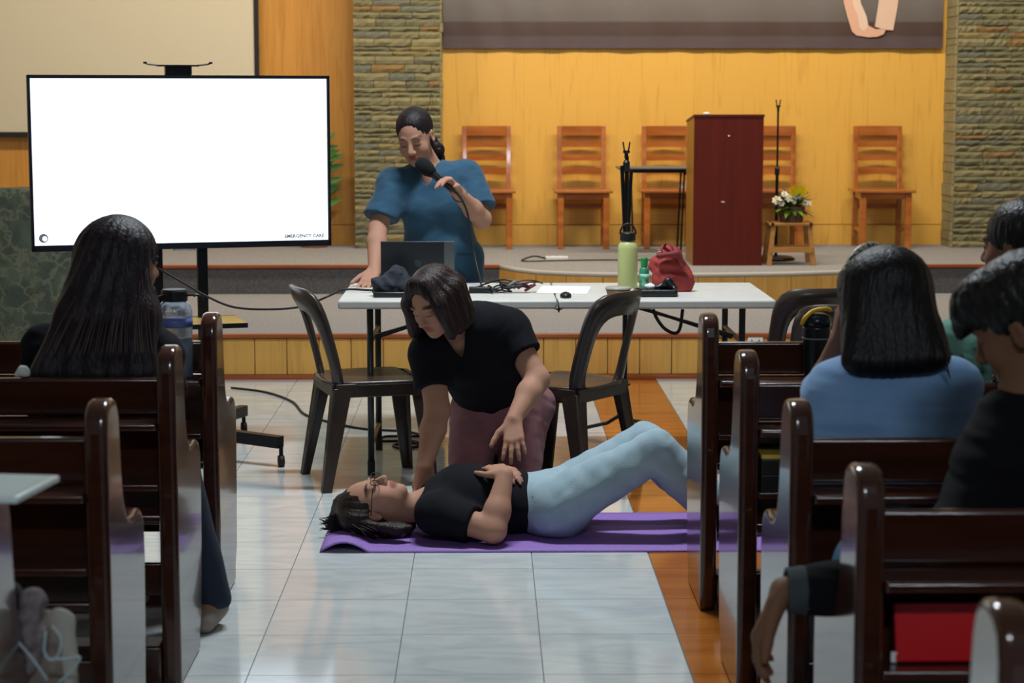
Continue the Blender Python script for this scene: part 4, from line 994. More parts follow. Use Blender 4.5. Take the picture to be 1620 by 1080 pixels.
# ------------------------------------------------------------------ people
def V3(*a): return Vector(a)
class Head:
    def __init__(s, c, f, u, sc=1.0):
        s.c = Vector(c); s.f = Vector(f).normalized(); s.u = (Vector(u)-s.f*Vector(u).dot(s.f)).normalized(); s.r = s.f.cross(s.u); s.sc = sc
        s.R = np.array([tuple(s.r), tuple(s.f), tuple(s.u)], np.float32).T
    def __call__(s, x, y, z): return s.c+(s.r*x+s.f*y+s.u*z)*s.sc
    def e(s, sd, p, r, k=.02, sub=False): sd.ell(s(*p), [q*s.sc for q in r], s.R, k, sub)
    def loc(s, V): return ((V-np.array(tuple(s.c)))@s.R.astype(np.float64))/s.sc
def head_shape(sd, H):
    H.e(sd, (0, -.012, .036), (.073, .092, .082), .02)
    H.e(sd, (0, .026, -.022), (.062, .064, .088), .03)
    H.e(sd, (0, .036, -.074), (.046, .046, .036), .03)
    H.e(sd, (0, .068, -.098), (.020, .018, .016), .025)
    for s in (-1, 1):
        H.e(sd, (s*.038, .058, -.034), (.024, .022, .026), .025)
        H.e(sd, (s*.028, .080, .024), (.024, .010, .008), .012)
        H.e(sd, (s*.031, .099, .002), (.017, .014, .012), .014, sub=True)
        H.e(sd, (s*.031, .077, .001), (.0135, .0125, .0115), .004)
        H.e(sd, (s*.030, .083, .006), (.015, .008, .006), .004)
    sd.cone(H(0, .086, .010), H(0, .108, -.030), .008*H.sc, .0125*H.sc, .012)
    for s in (-1, 1):
        H.e(sd, (s*.012, .096, -.036), (.009, .010, .008), .008)
        H.e(sd, (s*.078, -.008, -.008), (.008, .018, .031), .008); H.e(sd, (s*.083, -.002, -.006), (.006, .009, .018), .006, sub=True)
    H.e(sd, (0, .089, -.0585), (.024, .010, .0055), .006); H.e(sd, (0, .087, -.0690), (.020, .010, .0065), .006)
    sd.cone(H(-.017, .099, -.0637), H(.017, .099, -.0637), .002*H.sc, .002*H.sc, .003, sub=True)
def skin_tint(H, skin, lips, brow, closed=True):
    a, l_, b_ = np.array(lin(skin)), np.array(lin(lips)), np.array(lin(brow))
    def ss(x, w): return np.clip(1-x/w, 0, 1)
    def fn(V):
        q = H.loc(V); C = np.tile(a, (len(V), 1))
        near = (q[:, 1] > .04)
        ax = np.abs(q[:, 0]); z = q[:, 2]
        # blush and lips
        m = ss(np.sqrt(((ax-.04)/.022)**2+((z+.032)/.02)**2), 1.2)*near*.18; C = C*(1-m[:, None])+np.array(lin('b5695c'))*m[:, None]
        m = np.clip(1.6-1.3*np.sqrt((q[:, 0]/.024)**2+((z+.0635)/.0125)**2), 0, 1)*(q[:, 1] > .075); C = C*(1-m[:, None])+l_*m[:, None]
        bz = .025+.005*np.cos((ax-.034)/.018*1.2); m = np.clip(1.6-np.abs(z-bz)/.004, 0, 1)*np.clip(1.5-np.abs(ax-.034)/.017, 0, 1)*near; m = np.clip(m, 0, .85); C = C*(1-m[:, None])+b_*m[:, None]
        ez = -.0015 if not closed else -.006
        m = np.clip(1.4-np.sqrt(((ax-.031)/.0155)**2+((z-ez)/(.0032 if closed else .005))**2), 0, 1)*near; C = C*(1-m[:, None])+np.array(lin('1d1412'))*m[:, None]
        return C
    return fn
def hand(sd, w, d, n, thumb, curl=(.3, .3, .3, .3), spread=.06, sc=1., tc=.4, tout=.75, bend=None):
    # w wrist, d towards the fingers, n out of the palm, thumb = +1/-1 side of d x n
    d = Vector(d).normalized(); n = Vector(n); n = (n-d*n.dot(d)).normalized(); a = d.cross(n)*thumb; w = Vector(w)
    offs = (.027, .009, -.009, -.026); ln = (.072, .080, .074, .058)
    for j in range(4):
        kb = w+d*(.088-.006*abs(j-1))*sc+a*offs[j]*sc
        sd.cone(w+a*offs[j]*.6*sc+d*.008*sc, kb, .016*sc, .0125*sc, .012)
        p = kb; dd = (d+a*(1.5-j)*spread).normalized(); c = curl[j]; l = ln[j]*sc; rr = (.0098, .0092, .0084, .0072)
        for i, fr in enumerate((.45, .31, .24)):
            ang = c*(1.0 if i == 0 else 1.15); dd = (dd*math.cos(ang)+n*math.sin(ang)).normalized()
            if i == 0: nn = n
            n2 = (n-dd*n.dot(dd))
            q = p+dd*l*fr; sd.cone(p, q, rr[i]*sc*(.9 if j == 3 else 1), rr[i+1]*sc*(.9 if j == 3 else 1), .003 if i else .006); p = q
            if i < 2:
                t = (-dd.dot(n)*d+n*dd.dot(d)); 
    # thumb
    b0 = w+d*.022*sc+a*.022*sc; dd = (d*math.cos(tout)+a*math.sin(tout)+n*tc*.5).normalized()
    q = b0+dd*.042*sc; sd.cone(b0, q, .0155*sc, .0125*sc, .012); d2 = (dd*.75+d*.45+n*tc*.4).normalized(); q2 = q+d2*.032*sc; sd.cone(q, q2, .0115*sc, .0105*sc, .004)
    q3 = q2+(d2+d*.2+n*tc*.3).normalized()*.024*sc; sd.cone(q2, q3, .0105*sc, .0085*sc, .004)
def hairgroove(H, amp, freq, seed=0):
    rs = np.random.RandomState(seed); ph = rs.uniform(0, 6, 4)
    def fn(p):
        q = H.loc(p.astype(np.float64)); a = np.arctan2(q[:, 0], -q[:, 1]+.0); r = q[:, 2]
        w = np.clip(np.sqrt(q[:, 0]**2+q[:, 1]**2)/.09, 0, 1)**2
        return (amp*w*(np.sin(a*freq+ph[0]+3*np.sin(r*9+ph[1]))+.6*np.sin(a*freq*2.3+ph[2]+2*np.sin(r*14)))).astype(np.float32)
    return fn
def hair_mat(name, c1, c2, rough=.48):
    return M(name, c1, rough, c2, (70, 70, 5), 3, .35, .7, bump=.35, bscale=(160, 160, 9), spec=.3)
def strands(name, paths, r, mat, parent):
    mb = MB()
    for p in paths: mb.tube(smooth_path(p, 4), [r]*(4*(len(p)-1)) + [r*.3], 4)
    return tag(mb.build(name, mat, parent, smooth=True, weld=False), kind='stuff')
SKIN = M('skin', 'b58a74', .6, vcol=True, spec=.22); SKIN.node_tree.nodes['Principled BSDF'].inputs['Subsurface Weight'].default_value = .08
SKIN.node_tree.nodes['Principled BSDF'].inputs['Subsurface Radius'].default_value = (.02, .008, .004)
def torso(sd, J, r, front, extra=0, k=.05):
    # r: pelvis, waist, chest, shoulder radii; flattened along front
    fl = (front, .68)
    sd.cone(J['pelvis'], J['waist'], r[0]+extra, r[1]+extra, k, flat=fl); sd.cone(J['waist'], J['chest'], r[1]+extra, r[2]+extra, k, flat=fl)
    sd.cone(J['chest'], J['neck'], r[2]+extra, .055+extra, k, flat=fl)
def limbs(sd, J, arm=(.048, .043, .027), leg=(.085, .055, .036), legs=True, feet=True, side=None):
    for s in 'LR':
        if 'sh'+s in J:
            sd.cone(J['chest'].lerp(J['neck'], .6), J['sh'+s], .06, arm[0]*1.05, .04)
            sd.cone(J['sh'+s], J['el'+s], arm[0], arm[1], .02); m = J['el'+s].lerp(J['wr'+s], .35)
            sd.cone(J['el'+s], m, arm[1], arm[1]*.98, .015); sd.cone(m, J['wr'+s], arm[1]*.98, arm[2], .02)
        if legs and 'hip'+s in J:
            sd.cone(J['hip'+s], J['kn'+s], leg[0], leg[1], .03); m = J['kn'+s].lerp(J['an'+s], .35)
            sd.cone(J['kn'+s], m, leg[1], leg[1]*.95, .02); sd.cone(m, J['an'+s], leg[1]*.95, leg[2], .02)
            if feet and 'toe'+s in J: sd.cone(J['an'+s], J['toe'+s], leg[2]*.9, .028, .02)

# ================= woman lying on the mat
MZ = .0075
H = Head(P(590, 799, 6.80), (.10, -.22, .95), (-1, 0, -.06), 1.0)
J = dict(pelvis=P(862, 796, 6.87), waist=P(800, 797, 6.87), chest=P(730, 795, 6.87), neck=P(668, 800, 6.84),
         shR=P(690, 812, 6.71), elR=P(780, 838, 6.635), wrR=P(799, 752, 6.73),
         shL=P(690, 800, 7.02), elL=P(765, 806, 7.13), wrL=P(785, 752, 6.93),
         hipR=P(872, 800, 6.78), knR=P(1038, 712, 6.77), anR=P(1142, 832, 6.80), toeR=P(1205, 850, 6.80),
         hipL=P(872, 790, 6.97), knL=P(1020, 700, 6.99), anL=P(1120, 815, 7.0), toeL=P(1180, 832, 7.0))
for k_ in ('anR', 'anL'): J[k_].z = .075
for k_ in ('toeR', 'toeL'): J[k_].z = .04
lying = thing('person', 'woman in black t-shirt and light jeans lying on her back on the purple mat', 'person', (J['pelvis'].x, 6.87, 0))
off = -lying.location
def base(t):     # child meshes are built in world space
    return t
UP = Vector((0, 0, 1))
s = SDF(.0042); head_shape(s, H)
s.cone(H(0, -.02, -.06), J['neck'], .05, .055, .03)
torso(s, J, (.13, .115, .13), UP, -.02)
limbs(s, J, arm=(.047, .046, .029), leg=(.08, .055, .036))
hand(s, J['wrR'], (-.28, .62, .12), (.1, .2, -.9), 1, (.2, .22, .25, .3), .03, .95, tc=.1)
hand(s, J['wrL']+Vector((.0, -.03, .03)), (.42, -.55, .02), (.1, -.1, -.9), -1, (.25, .25, .3, .35), .05, .95, tc=.1)
def mk(o, t): o.location = -t.location; return o
TINT = skin_tint(H, 'b0836d', '93504a', '2a1a15', closed=False)
mk(s.mesh('body', SKIN, lying, tint=TINT), lying)
hm = hair_mat('dark_brown_hair', '1c1412', '2e211c')
s = SDF(.004)
H.e(s, (0, -.022, .036), (.083, .096, .092), .02); H.e(s, (0, -.075, -.02), (.085, .05, .09), .03)
H.e(s, (-.02, -.07, -.10), (.07, .035, .06), .03)
s.cone(P(560, 822, 6.74), P(630, 838, 6.70), .038, .026, .03, flat=(UP, .8)); s.cone(P(630, 838, 6.70), P(648, 836, 6.70), .026, .012, .02)
s.cone(P(545, 800, 6.85), P(530, 832, 6.85), .045, .03, .03)
H.e(s, (0, .085, -.03), (.072, .075, .10), .02, sub=True); H.e(s, (.08, .005, -.03), (.03, .03, .04), .012, sub=True)
s.wave(hairgroove(H, .0022, 16, 2)); s.cut((0, 0, MZ), (0, 0, -1))
mk(s.mesh('hair', hm, lying), lying)
rs = random.Random(5); paths = []
for k in range(60):
    a = P(545+rs.uniform(-8, 10), 822+rs.uniform(-16, 12), 6.82); b = P(526+rs.uniform(-6, 8), 828+rs.uniform(-14, 8), 6.81); c = P(512+rs.uniform(-8, 16), 832+rs.uniform(-16, 8), 6.8)
    for q in (a, b, c): q.z = max(q.z, MZ+.003)
    paths.append([a, b, c])
for k in range(24):
    a = P(560+rs.uniform(-10, 60), 836+rs.uniform(-8, 8), 6.70); b = a+Vector((rs.uniform(.02, .06), -rs.uniform(.0, .035), -.02)); b.z = max(b.z, MZ+.003); a.z = max(a.z, MZ+.02)
    paths.append([a, (a+b)/2+Vector((0, -.008, .004)), b])
mk(strands('loose_hair', paths, .0017, hm, lying), lying)
# glasses
gm = M('black_spectacle', '101012', .3)
g = MB()
for sx in (-1, 1):
    g.tube([H(sx*.033+.023*math.cos(a), .102, .000+.017*math.sin(a)) for a in [2*pi*i/20 for i in range(21)]], .0017, 6)
    g.tube([H(sx*.056, .100, .004), H(sx*.072, .07, .006), H(sx*.082, .0, .004)], .0016, 6)
g.tube([H(-.011, .103, .003), H(0, .108, .005), H(.011, .103, .003)], .0016, 6)
mk(g.build('spectacles', gm, lying, smooth=True), lying)
blackcloth = M('black_jersey', '0c0c12', .9, '111118', (12, 12, 12), 3, bump=.15, bscale=(14, 14, 14), spec=.25)
s = SDF(.0056); torso(s, J, (.142, .128, .14), UP, .0)
for sx in (-1, 1): s.ell(J['chest'].lerp(J['waist'], .25)+Vector((.0, sx*.055, .06)), (.075, .06, .05), k=.05)
s.cone(J['chest']+Vector((0, 0, .03)), J['waist']+Vector((.02, 0, .02)), .11, .10, .05)
for q in 'RL':
    s.cone(J['chest'].lerp(J['neck'], .55), J['sh'+q], .07, .072, .05); e = J['sh'+q].lerp(J['el'+q], .64); dr = (J['el'+q]-J['sh'+q]).normalized(); s.cone(J['sh'+q], e+dr*.08, .068, .066, .03, end=(e, dr))
s.wave(folds(.0025, 28, 21)).wave(folds(.0012, 80, 22))
s.cut(P(838, 790, 6.87), (1, 0, .04)); nk = H(0, -.02, -.115); s.ell(J['neck']+Vector((-.035, 0, .02)), (.05, .075, .10), k=.01, sub=True); s.cut((0, 0, MZ), (0, 0, -1))
mk(s.mesh('t_shirt', blackcloth, lying), lying)
denim = M('light_blue_denim', '8ea6b1', .85, '9bb2bc', (10, 10, 10), 4, bump=.2, bscale=(300, 300, 300), sheen=.1)
s = SDF(.0058); s.cone(P(835, 795, 6.87), J['pelvis'], .132, .15, .04, flat=(UP, .82)); s.ell(P(885, 806, 6.87), (.12, .155, .10), k=.04)
for q, w_ in (('R', 1), ('L', 1)):
    s.cone(J['hip'+q]+Vector((.02, 0, .0)), J['kn'+q], .104, .072, .035); m_ = J['kn'+q].lerp(J['an'+q], .4); s.cone(J['kn'+q], m_, .072, .077, .02); s.cone(m_, J['an'+q]+Vector((0, 0, .0)), .077, .07, .02)
    s.cut(Vector((0, 0, MZ)), (0, 0, -1))
kn = J['knR']
def jf(p):
    d = np.sqrt(((p-_v(J['knR']))**2).sum(-1)); g_ = np.exp(-((p[:, 0]-J['hipR'].x-.12)/.16)**2)
    return (.003*np.exp(-(d/.12)**2)*np.sin((p[:, 0]*75+p[:, 2]*40))+.0008*g_*np.sin(p[:, 0]*50+p[:, 2]*90)).astype(np.float32)
s.wave(jf).wave(folds(.004, 30, 25, (1, .5, 1))).wave(folds(.0025, 75, 26, (1.2, .4, .8))); s.cut(P(829, 795, 6.87), (-1, 0, -.05))
jeans = mk(s.mesh('jeans', denim, lying), lying)
seam = M('denim_seam', '6f93a6', .9)
fr_ = [P(842, 785, 6.735), P(862, 789, 6.715), P(880, 797, 6.69), P(893, 806, 6.69)]
MB().tube(smooth_path([q-lying.location for q in fr_], 5), .0035, 6).build('pocket_edge', seam, jeans, smooth=True).location = lying.location
shoe = M('white_sock', 'c9c4ba', .8)
for q in 'RL':
    s = SDF(.005); a_, b_ = J['an'+q].copy(), J['toe'+q].copy(); s.cone(a_+Vector((-.03, 0, -.035)), b_, .038, .03, .02, flat=(UP, .95)); s.cone(a_+Vector((0, 0, .02)), a_+Vector((-.02, 0, -.03)), .045, .04, .02)
    s.cut((0, 0, MZ), (0, 0, -1)); mk(s.mesh('sock', shoe, lying), lying)

# ================= kneeling woman
H = Head(P(688, 476, 7.12), (-.52, -.66, -.50), (-.26, -.25, 1), 1.0)
J = dict(pelvis=P(790, 628, 7.50), waist=P(775, 590, 7.42), chest=P(752, 545, 7.31), neck=P(724, 506, 7.22),
         shR=P(680, 560, 7.20), elR=P(692, 648, 7.10), wrR=P(672, 738, 6.98),
         shL=P(806, 522, 7.33), elL=P(850, 600, 7.24), wrL=P(812, 664, 7.08),
         hipR=P(752, 648, 7.47), hipL=P(832, 642, 7.50), knR=P(742, 770, 7.36), knL=P(818, 765, 7.33), anR=P(760, 730, 7.85), anL=P(822, 728, 7.85))
for q in 'RL': J['kn'+q].z = .075; J['an'+q].z = .06; J['toe'+q] = J['an'+q]+Vector((0, .13, -.01))
front = Vector((-.35, -.75, -.45)); 
kneel = thing('person', 'woman in black V-neck top and mauve trousers kneeling over the lying woman', 'person', (J['pelvis'].x, 7.6, 0))
fr = (J['neck']-J['pelvis']).normalized(); sidev = (J['shL']-J['shR']).normalized(); front = sidev.cross(fr)*-1
if front.y > 0: front = -front
s = SDF(.0042); head_shape(s, H); s.cone(H(0, -.025, -.06), J['neck'], .05, .058, .03)
torso(s, J, (.14, .125, .135), front, -.02); limbs(s, J, arm=(.052, .047, .029), leg=(.085, .06, .036))
hand(s, J['wrR'], (-.12, -.20, -.75), (.30, -.5, .2), -1, (.25, .28, .3, .35), .10, 1.0, tc=.2)
hand(s, J['wrL'], (.02, -.50, -.62), (.05, .65, -.5), -1, (.12, .15, .18, .2), .16, 1.02, tc=.15, tout=.9)
mk(s.mesh('body', SKIN, kneel, tint=skin_tint(H, 'b0836d', '9a4f4c', '241614')), kneel)
hm2 = hair_mat('brown_black_hair', '1a1213', '33201d')
s = SDF(.004)
H.e(s, (0, -.018, .040), (.088, .102, .092), .02)
dn = Vector((0, 0, -1))
for sx, ln_ in ((1, .15), (-1, .15)):
    for y_, rr in ((.045, .022), (.0, .032), (-.045, .036)):
        a = H(sx*.078, y_, .03); b = H(sx*.092, y_*1.1+.01, -.07)+dn*.03; s.cone(a, b, rr, rr*.8, .03)
for x_ in (-.05, 0, .05): s.cone(H(x_, -.085, .02), H(x_*1.2, -.088, -.075)+dn*.02, .036, .028, .03)
for sx in (-1, 1):
    s.cone(H(sx*.025, .045, .108), H(sx*.074, .062, .02), .02, .017, .03); s.cone(H(sx*.074, .062, .02), H(sx*.088, .058, -.06)+dn*.02, .02, .013, .03)
H.e(s, (0, .105, -.018), (.062, .07, .11), .012, sub=True); H.e(s, (0, .03, -.12), (.05, .09, .06), .02, sub=True)
s.wave(hairgroove(H, .002, 18, 4))
mk(s.mesh('hair', hm2, kneel), kneel)
s = SDF(.0056); torso(s, J, (.150, .15, .158), front, 0)
s.cone(J['waist']+fr*-.05, J['chest'], .14, .15, .05, flat=(front, .85))
for sx in (-1, 1): s.ell(J['chest']+sidev*sx*.06+front*.075-fr*.03, (.062, .06, .06), k=.05)
for q in 'RL':
    s.cone(J['chest'].lerp(J['neck'], .55), J['sh'+q], .085, .07, .05); e = J['sh'+q].lerp(J['el'+q], .50 if q == 'L' else .62); dr = (J['el'+q]-J['sh'+q]).normalized()
    s.cone(J['sh'+q], e+dr*.09, .072, .076, .04, end=(e, dr))
s.wave(folds(.005, 24, 31)).wave(folds(.0015, 70, 32))
s.cut(J['pelvis']-fr*.02, -fr)
# V neck
nv = J['neck']+front*.07
for Yc in (7.0, 7.03, 7.06, 7.09, 7.12, 7.15, 7.18, 7.21, 7.24, 7.27, 7.30): s.cone(P(714, 508, Yc), P(734, 576, Yc), .055, .004, .006, sub=True)
s.cone(J['neck']+fr*.09, J['neck']+fr*.02, .07, .062, .01, sub=True)
mk(s.mesh('v_neck_top', blackcloth, kneel), kneel)
mauve = M('mauve_cotton', '8d5f62', .85, '7d5357', (12, 12, 12), 3, bump=.15, bscale=(30, 30, 30), sheen=.1)
s = SDF(.006); s.cone(J['waist']-fr*.02, J['pelvis'], .14, .155, .04, flat=(front, .8)); s.ell(J['pelvis'].lerp(J['hipL'], .5)+Vector((0, .03, -.02)), (.165, .14, .13), k=.05)
for q in 'RL':
    s.cone(J['hip'+q], J['kn'+q], .10, .078, .03); s.cone(J['kn'+q], J['an'+q]+Vector((0, .02, .03)), .072, .058, .03)
s.wave(folds(.006, 30, 35)).wave(folds(.0025, 70, 36)); s.cut((0, 0, .002), (0, 0, -1)); s.cut(J['pelvis']+Vector((0, 0, .06)), (0, 0, 1))
trs = mk(s.mesh('trousers', mauve, kneel), kneel)
for q in 'RL':
    s = SDF(.006); s.cone(J['an'+q], J['toe'+q], .045, .038, .02); s.cut((0, 0, .002), (0, 0, -1)); mk(s.mesh('shoe', M('dark_shoe', '1c1a1c', .6), kneel), kneel)

# ================= standing woman with the microphone
YS_ = 8.86
H = Head(P(657, 216, 8.72), (-.22, -.86, -.40), (-.20, -.30, 1), 1.0)
J = dict(pelvis=Vector((P(705, 470, YS_).x, YS_, .80)), waist=P(698, 400, YS_-.02), chest=P(690, 318, YS_-.05), neck=P(676, 262, YS_-.06),
         shR=P(622, 292, 8.80), elR=P(598, 360, 8.72), wrR=P(592, 428, 8.52),
         shL=P(738, 280, 8.82), elL=P(762, 346, 8.72), wrL=P(722, 302, 8.55))
J['hipR'] = J['pelvis']+V3(-.08, 0, -.03); J['hipL'] = J['pelvis']+V3(.08, 0, -.03); J['knR'] = V3(J['hipR'].x+.01, YS_-.01, .44); J['knL'] = V3(J['hipL'].x+.01, YS_, .44)
J['anR'] = V3(J['hipR'].x+.01, YS_+.02, .08); J['anL'] = V3(J['hipL'].x+.02, YS_+.03, .08)
for q in 'RL': J['toe'+q] = J['an'+q]+V3(0, -.13, -.045)
front = V3(0, -1, 0)
stand = thing('person', 'woman in teal scrub top standing behind the table and speaking into a microphone', 'person', (J['pelvis'].x, YS_, 0))
s = SDF(.0042); head_shape(s, H); s.cone(H(0, -.025, -.06), J['neck']+V3(0, 0, -.02), .047, .055, .03)
torso(s, J, (.13, .115, .13), front, -.015); limbs(s, J, arm=(.046, .043, .027), leg=(.08, .055, .036))
MIC_A, MIC_B = P(670, 262, 8.52), P(712, 297, 8.50)
md = (MIC_A-MIC_B).normalized()
# gripping hand: palm behind the microphone, fingers wrapped over it
hand(s, J['wrL'], (P(703, 283, 8.50)-J['wrL']), (-.25, -.5, -.75), 1, (.75, .8, .85, .9), .02, .98, tc=.9, tout=.9)
hand(s, J['wrR'], (P(582, 446, 8.44)-J['wrR']), (0, .15, -1), -1, (.12, .12, .12, .15), .12, .98, tc=.1)
mk(s.mesh('body', SKIN, stand, tint=skin_tint(H, 'b0836d', '94504a', '1c1311')), stand)
hm3 = hair_mat('black_tied_hair', '151114', '251c1d')
s = SDF(.004); H.e(s, (0, -.018, .040), (.080, .099, .089), .02)
H.e(s, (0, .092, -.022), (.070, .068, .112), .012, sub=True)
for sx in (-1, 1): H.e(s, (sx*.085, .004, -.035), (.03, .035, .055), .012, sub=True)
s.cone(H(0, -.10, .0), P(693, 236, 8.80), .03, .022, .02); s.cone(P(693, 236, 8.80), P(700, 262, 8.90), .024, .014, .02)
s.wave(hairgroove(H, .0026, 26, 6)); mk(s.mesh('hair', hm3, stand), stand)
scrub = M('teal_scrub_cloth', '22475f', .85, '284f68', (10, 10, 10), 3, bump=.12, bscale=(22, 22, 22), sheen=.1)
s = SDF(.0056); torso(s, J, (.155, .145, .155), front, 0); s.cone(J['waist'], J['pelvis']+V3(0, 0, -.06), .15, .17, .04, flat=(front, .72))
for sx in (-1, 1): s.ell(J['chest']+V3(sx*.06, -.06, -.02), (.065, .055, .065), k=.05)
for q in 'RL':
    dr = (J['el'+q]-J['sh'+q]).normalized(); e = J['sh'+q].lerp(J['el'+q], .78)
    s.cone(J['chest'].lerp(J['neck'], .5), J['sh'+q], .08, .068, .05); s.cone(J['sh'+q], e+dr*.10, .068, .088, .03, end=(e, dr))
s.wave(folds(.008, 22, 41, (1, 1, .6))).wave(folds(.0025, 60, 42)); s.cut(J['pelvis']+V3(0, 0, -.06), (0, 0, -1))

for Yc in (8.62, 8.67, 8.72, 8.77): s.cone(P(674, 262, Yc), P(678, 300, Yc), .046, .004, .006, sub=True)
s.cone(J['neck']+V3(-.0, 0, .09), J['neck']+V3(0, 0, .01), .066, .058, .01, sub=True)
top = mk(s.mesh('scrub_top', scrub, stand), stand)
MB().bar((-.0, 0, 0), (.075, -.01, 0), .004, .012).build('pocket_hem', M('scrub_dark', '1d3d55', .9), top).location = P(722, 402, YS_-.145)
s = SDF(.006)
for q in 'RL': s.cone(J['hip'+q]+V3(0, 0, .06), J['kn'+q], .098, .075, .03); s.cone(J['kn'+q], J['an'+q], .072, .065, .02)
s.cut((0, 0, .05), (0, 0, -1)); mk(s.mesh('scrub_trousers', scrub, stand), stand)
for q in 'RL':
    s = SDF(.005); s.cone(J['an'+q]+V3(0, .02, -.035), J['toe'+q], .042, .036, .02); s.cut((0, 0, .002), (0, 0, -1)); mk(s.mesh('shoe', M('dark_shoe', ''), stand), stand)
mic = thing('microphone', 'black handheld microphone held to the mouth of the standing woman', 'microphone', MIC_B)
q_ = md.to_track_quat('Z', 'Y').to_matrix(); L_ = (MIC_A-MIC_B).length
MB().lathe([(0, -.02), (.012, -.02), (.014, 0), (.017, L_*.55), (.019, L_*.62), (.02, L_*.7), (0, L_*.7)], n=18, rot=q_).build('handle', M('mic_body', '2a2c30', .3, metal=.5), mic, smooth=True)
MB().lathe([(.02, L_*.62), (.031, L_*.8), (.035, L_*.98), (.03, L_+.02), (.018, L_+.035), (0, L_+.038)], n=20, rot=q_).build('foam_windscreen', M('black_foam', '0d0d10', .95, bump=.5, bscale=(220, 220, 220)), mic, smooth=True)
cable('microphone_cable', [MIC_B-md*.015, P(728, 312, 8.52), P(739, 335, 8.55), P(744, 365, 8.55), P(751, 405, 8.52), P(758, 435, 8.45), PZ(764, 455, TZ+.008), PZ(780, 458, TZ+.02)], .0045, blk, 'black microphone lead hanging from her hand down to the table')
o = MB().tube([J['wrL'].lerp(J['elL'], .12)+(Vector((math.cos(a), .3*math.sin(a), math.sin(a)))*.032) for a in [2*pi*i/20 for i in range(21)]], .004, 6).build('wrist_strap', M('grey_strap', '5c5e60', .5), stand, smooth=True); o.location = -stand.location

# ================= seated people in the pews
def seated(label, H, sh, pelvis, front, cloth, cloth_name, sleeve, hairfn, hairmat, skin='8f6a55', arms=None, legs=None, pants=None, cutneck=.05, vox=.006, wid=1.0, shoes=None):
    t = thing('person', label, 'person', (pelvis.x, pelvis.y, pelvis.z-.1))
    front = Vector(front).normalized(); side = front.cross(UP).normalized()      # her right
    neck = H.c+Vector((0, -.0, -.165))-front*.02
    J = dict(pelvis=pelvis, waist=pelvis.lerp(neck, .35), chest=pelvis.lerp(neck, .70), neck=neck, shR=sh[1], shL=sh[0])
    J.update(arms or {})
    for q, sg in (('R', 1), ('L', -1)):
        J.setdefault('el'+q, J['sh'+q]+Vector((0, 0, -.25))+front*.10+side*sg*.03); J.setdefault('wr'+q, J['el'+q]+front*.22-side*sg*.06+Vector((0, 0, .02)))
        J['hip'+q] = pelvis+side*sg*.09+front*.03
        J['kn'+q] = (legs or {}).get('kn'+q, J['hip'+q]+front*.31+Vector((0, 0, .02))); J['an'+q] = (legs or {}).get('an'+q, Vector((J['kn'+q].x, J['kn'+q].y, .09))+front*.02)
        J['toe'+q] = (legs or {}).get('toe'+q, J['an'+q]+front*.13+Vector((0, 0, -.05)))
    s = SDF(vox*.92); head_shape(s, H); s.cone(H(0, -.02, -.06), neck, .05*wid, .06*wid, .03); torso(s, J, (.13, .12, .13), front, -.02); limbs(s, J)
    for q, sg in (('R', 1), ('L', -1)):
        hd = (arms or {}).get('hand'+q)
        if hd: hand(s, J['wr'+q], *hd)
        else: hand(s, J['wr'+q], (J['wr'+q]-J['el'+q]), (0, 0, -1), -sg, (.4,)*4, .03)
    mk(s.mesh('body', SKIN, t, tint=skin_tint(H, skin, '7a4440', '1a1210', closed=False)), t)
    s = SDF(vox*1.0); hairfn(s, H); mk(s.mesh('hair', hairmat, t), t)
    s = SDF(vox); torso(s, J, (.155*wid, .15*wid, .16*wid), front, 0)
    for q in 'RL':
        dr = (J['el'+q]-J['sh'+q]).normalized(); s.cone(J['chest'].lerp(J['neck'], .5), J['sh'+q], .085, .07, .05)
        e = J['sh'+q].lerp(J['el'+q], min(sleeve, 1))
        if sleeve > 1:
            s.cone(J['sh'+q], e, .07, .06, .03); w_ = J['el'+q].lerp(J['wr'+q], sleeve-1); d2 = (J['wr'+q]-J['el'+q]).normalized(); s.cone(J['el'+q], w_+d2*.06, .058, .044, .03, end=(w_, d2))
        else: s.cone(J['sh'+q], e+dr*.08, .07, .068, .03, end=(e, dr))
    s.wave(folds(.009, 26, len(cloth_name)+40, (.6, .6, 1.3))).wave(folds(.004, 60, 5, (.5, .5, 1.3))); s.cone(neck+Vector((0, 0, .10)), neck+Vector((0, 0, .0)), cutneck+.02, cutneck, .01, sub=True); s.cut(pelvis+Vector((0, 0, -.08)), (0, 0, -1))
    mk(s.mesh(cloth_name, cloth, t), t)
    s = SDF(vox+.001); s.ell(pelvis+Vector((0, 0, -.02))+front*.02, (.165, .165, .08), k=.04)
    for q in 'RL': s.cone(J['hip'+q], J['kn'+q], .088, .072, .03); s.cone(J['kn'+q], J['an'+q], .07, .055, .02)
    s.cut(Vector((0, 0, .06)), (0, 0, -1)); s.cutbox(pelvis+Vector((0, 0, -.1)), (0, 0, -1), pelvis-V3(.2, .14, .2), pelvis+V3(.2, .14, .1)); s.wave(folds(.004, 28, 51))
    mk(s.mesh('trousers', pants, t), t)
    for q in 'RL':
        s = SDF(.006); s.cone(J['an'+q]+Vector((0, 0, -.04))-(J['toe'+q]-J['an'+q])*.2, J['toe'+q], .042, .034, .02); s.cut((0, 0, .002), (0, 0, -1)); mk(s.mesh('shoe', shoes or M('dark_shoe', ''), t), t)
    return t, J
SEAT = .442
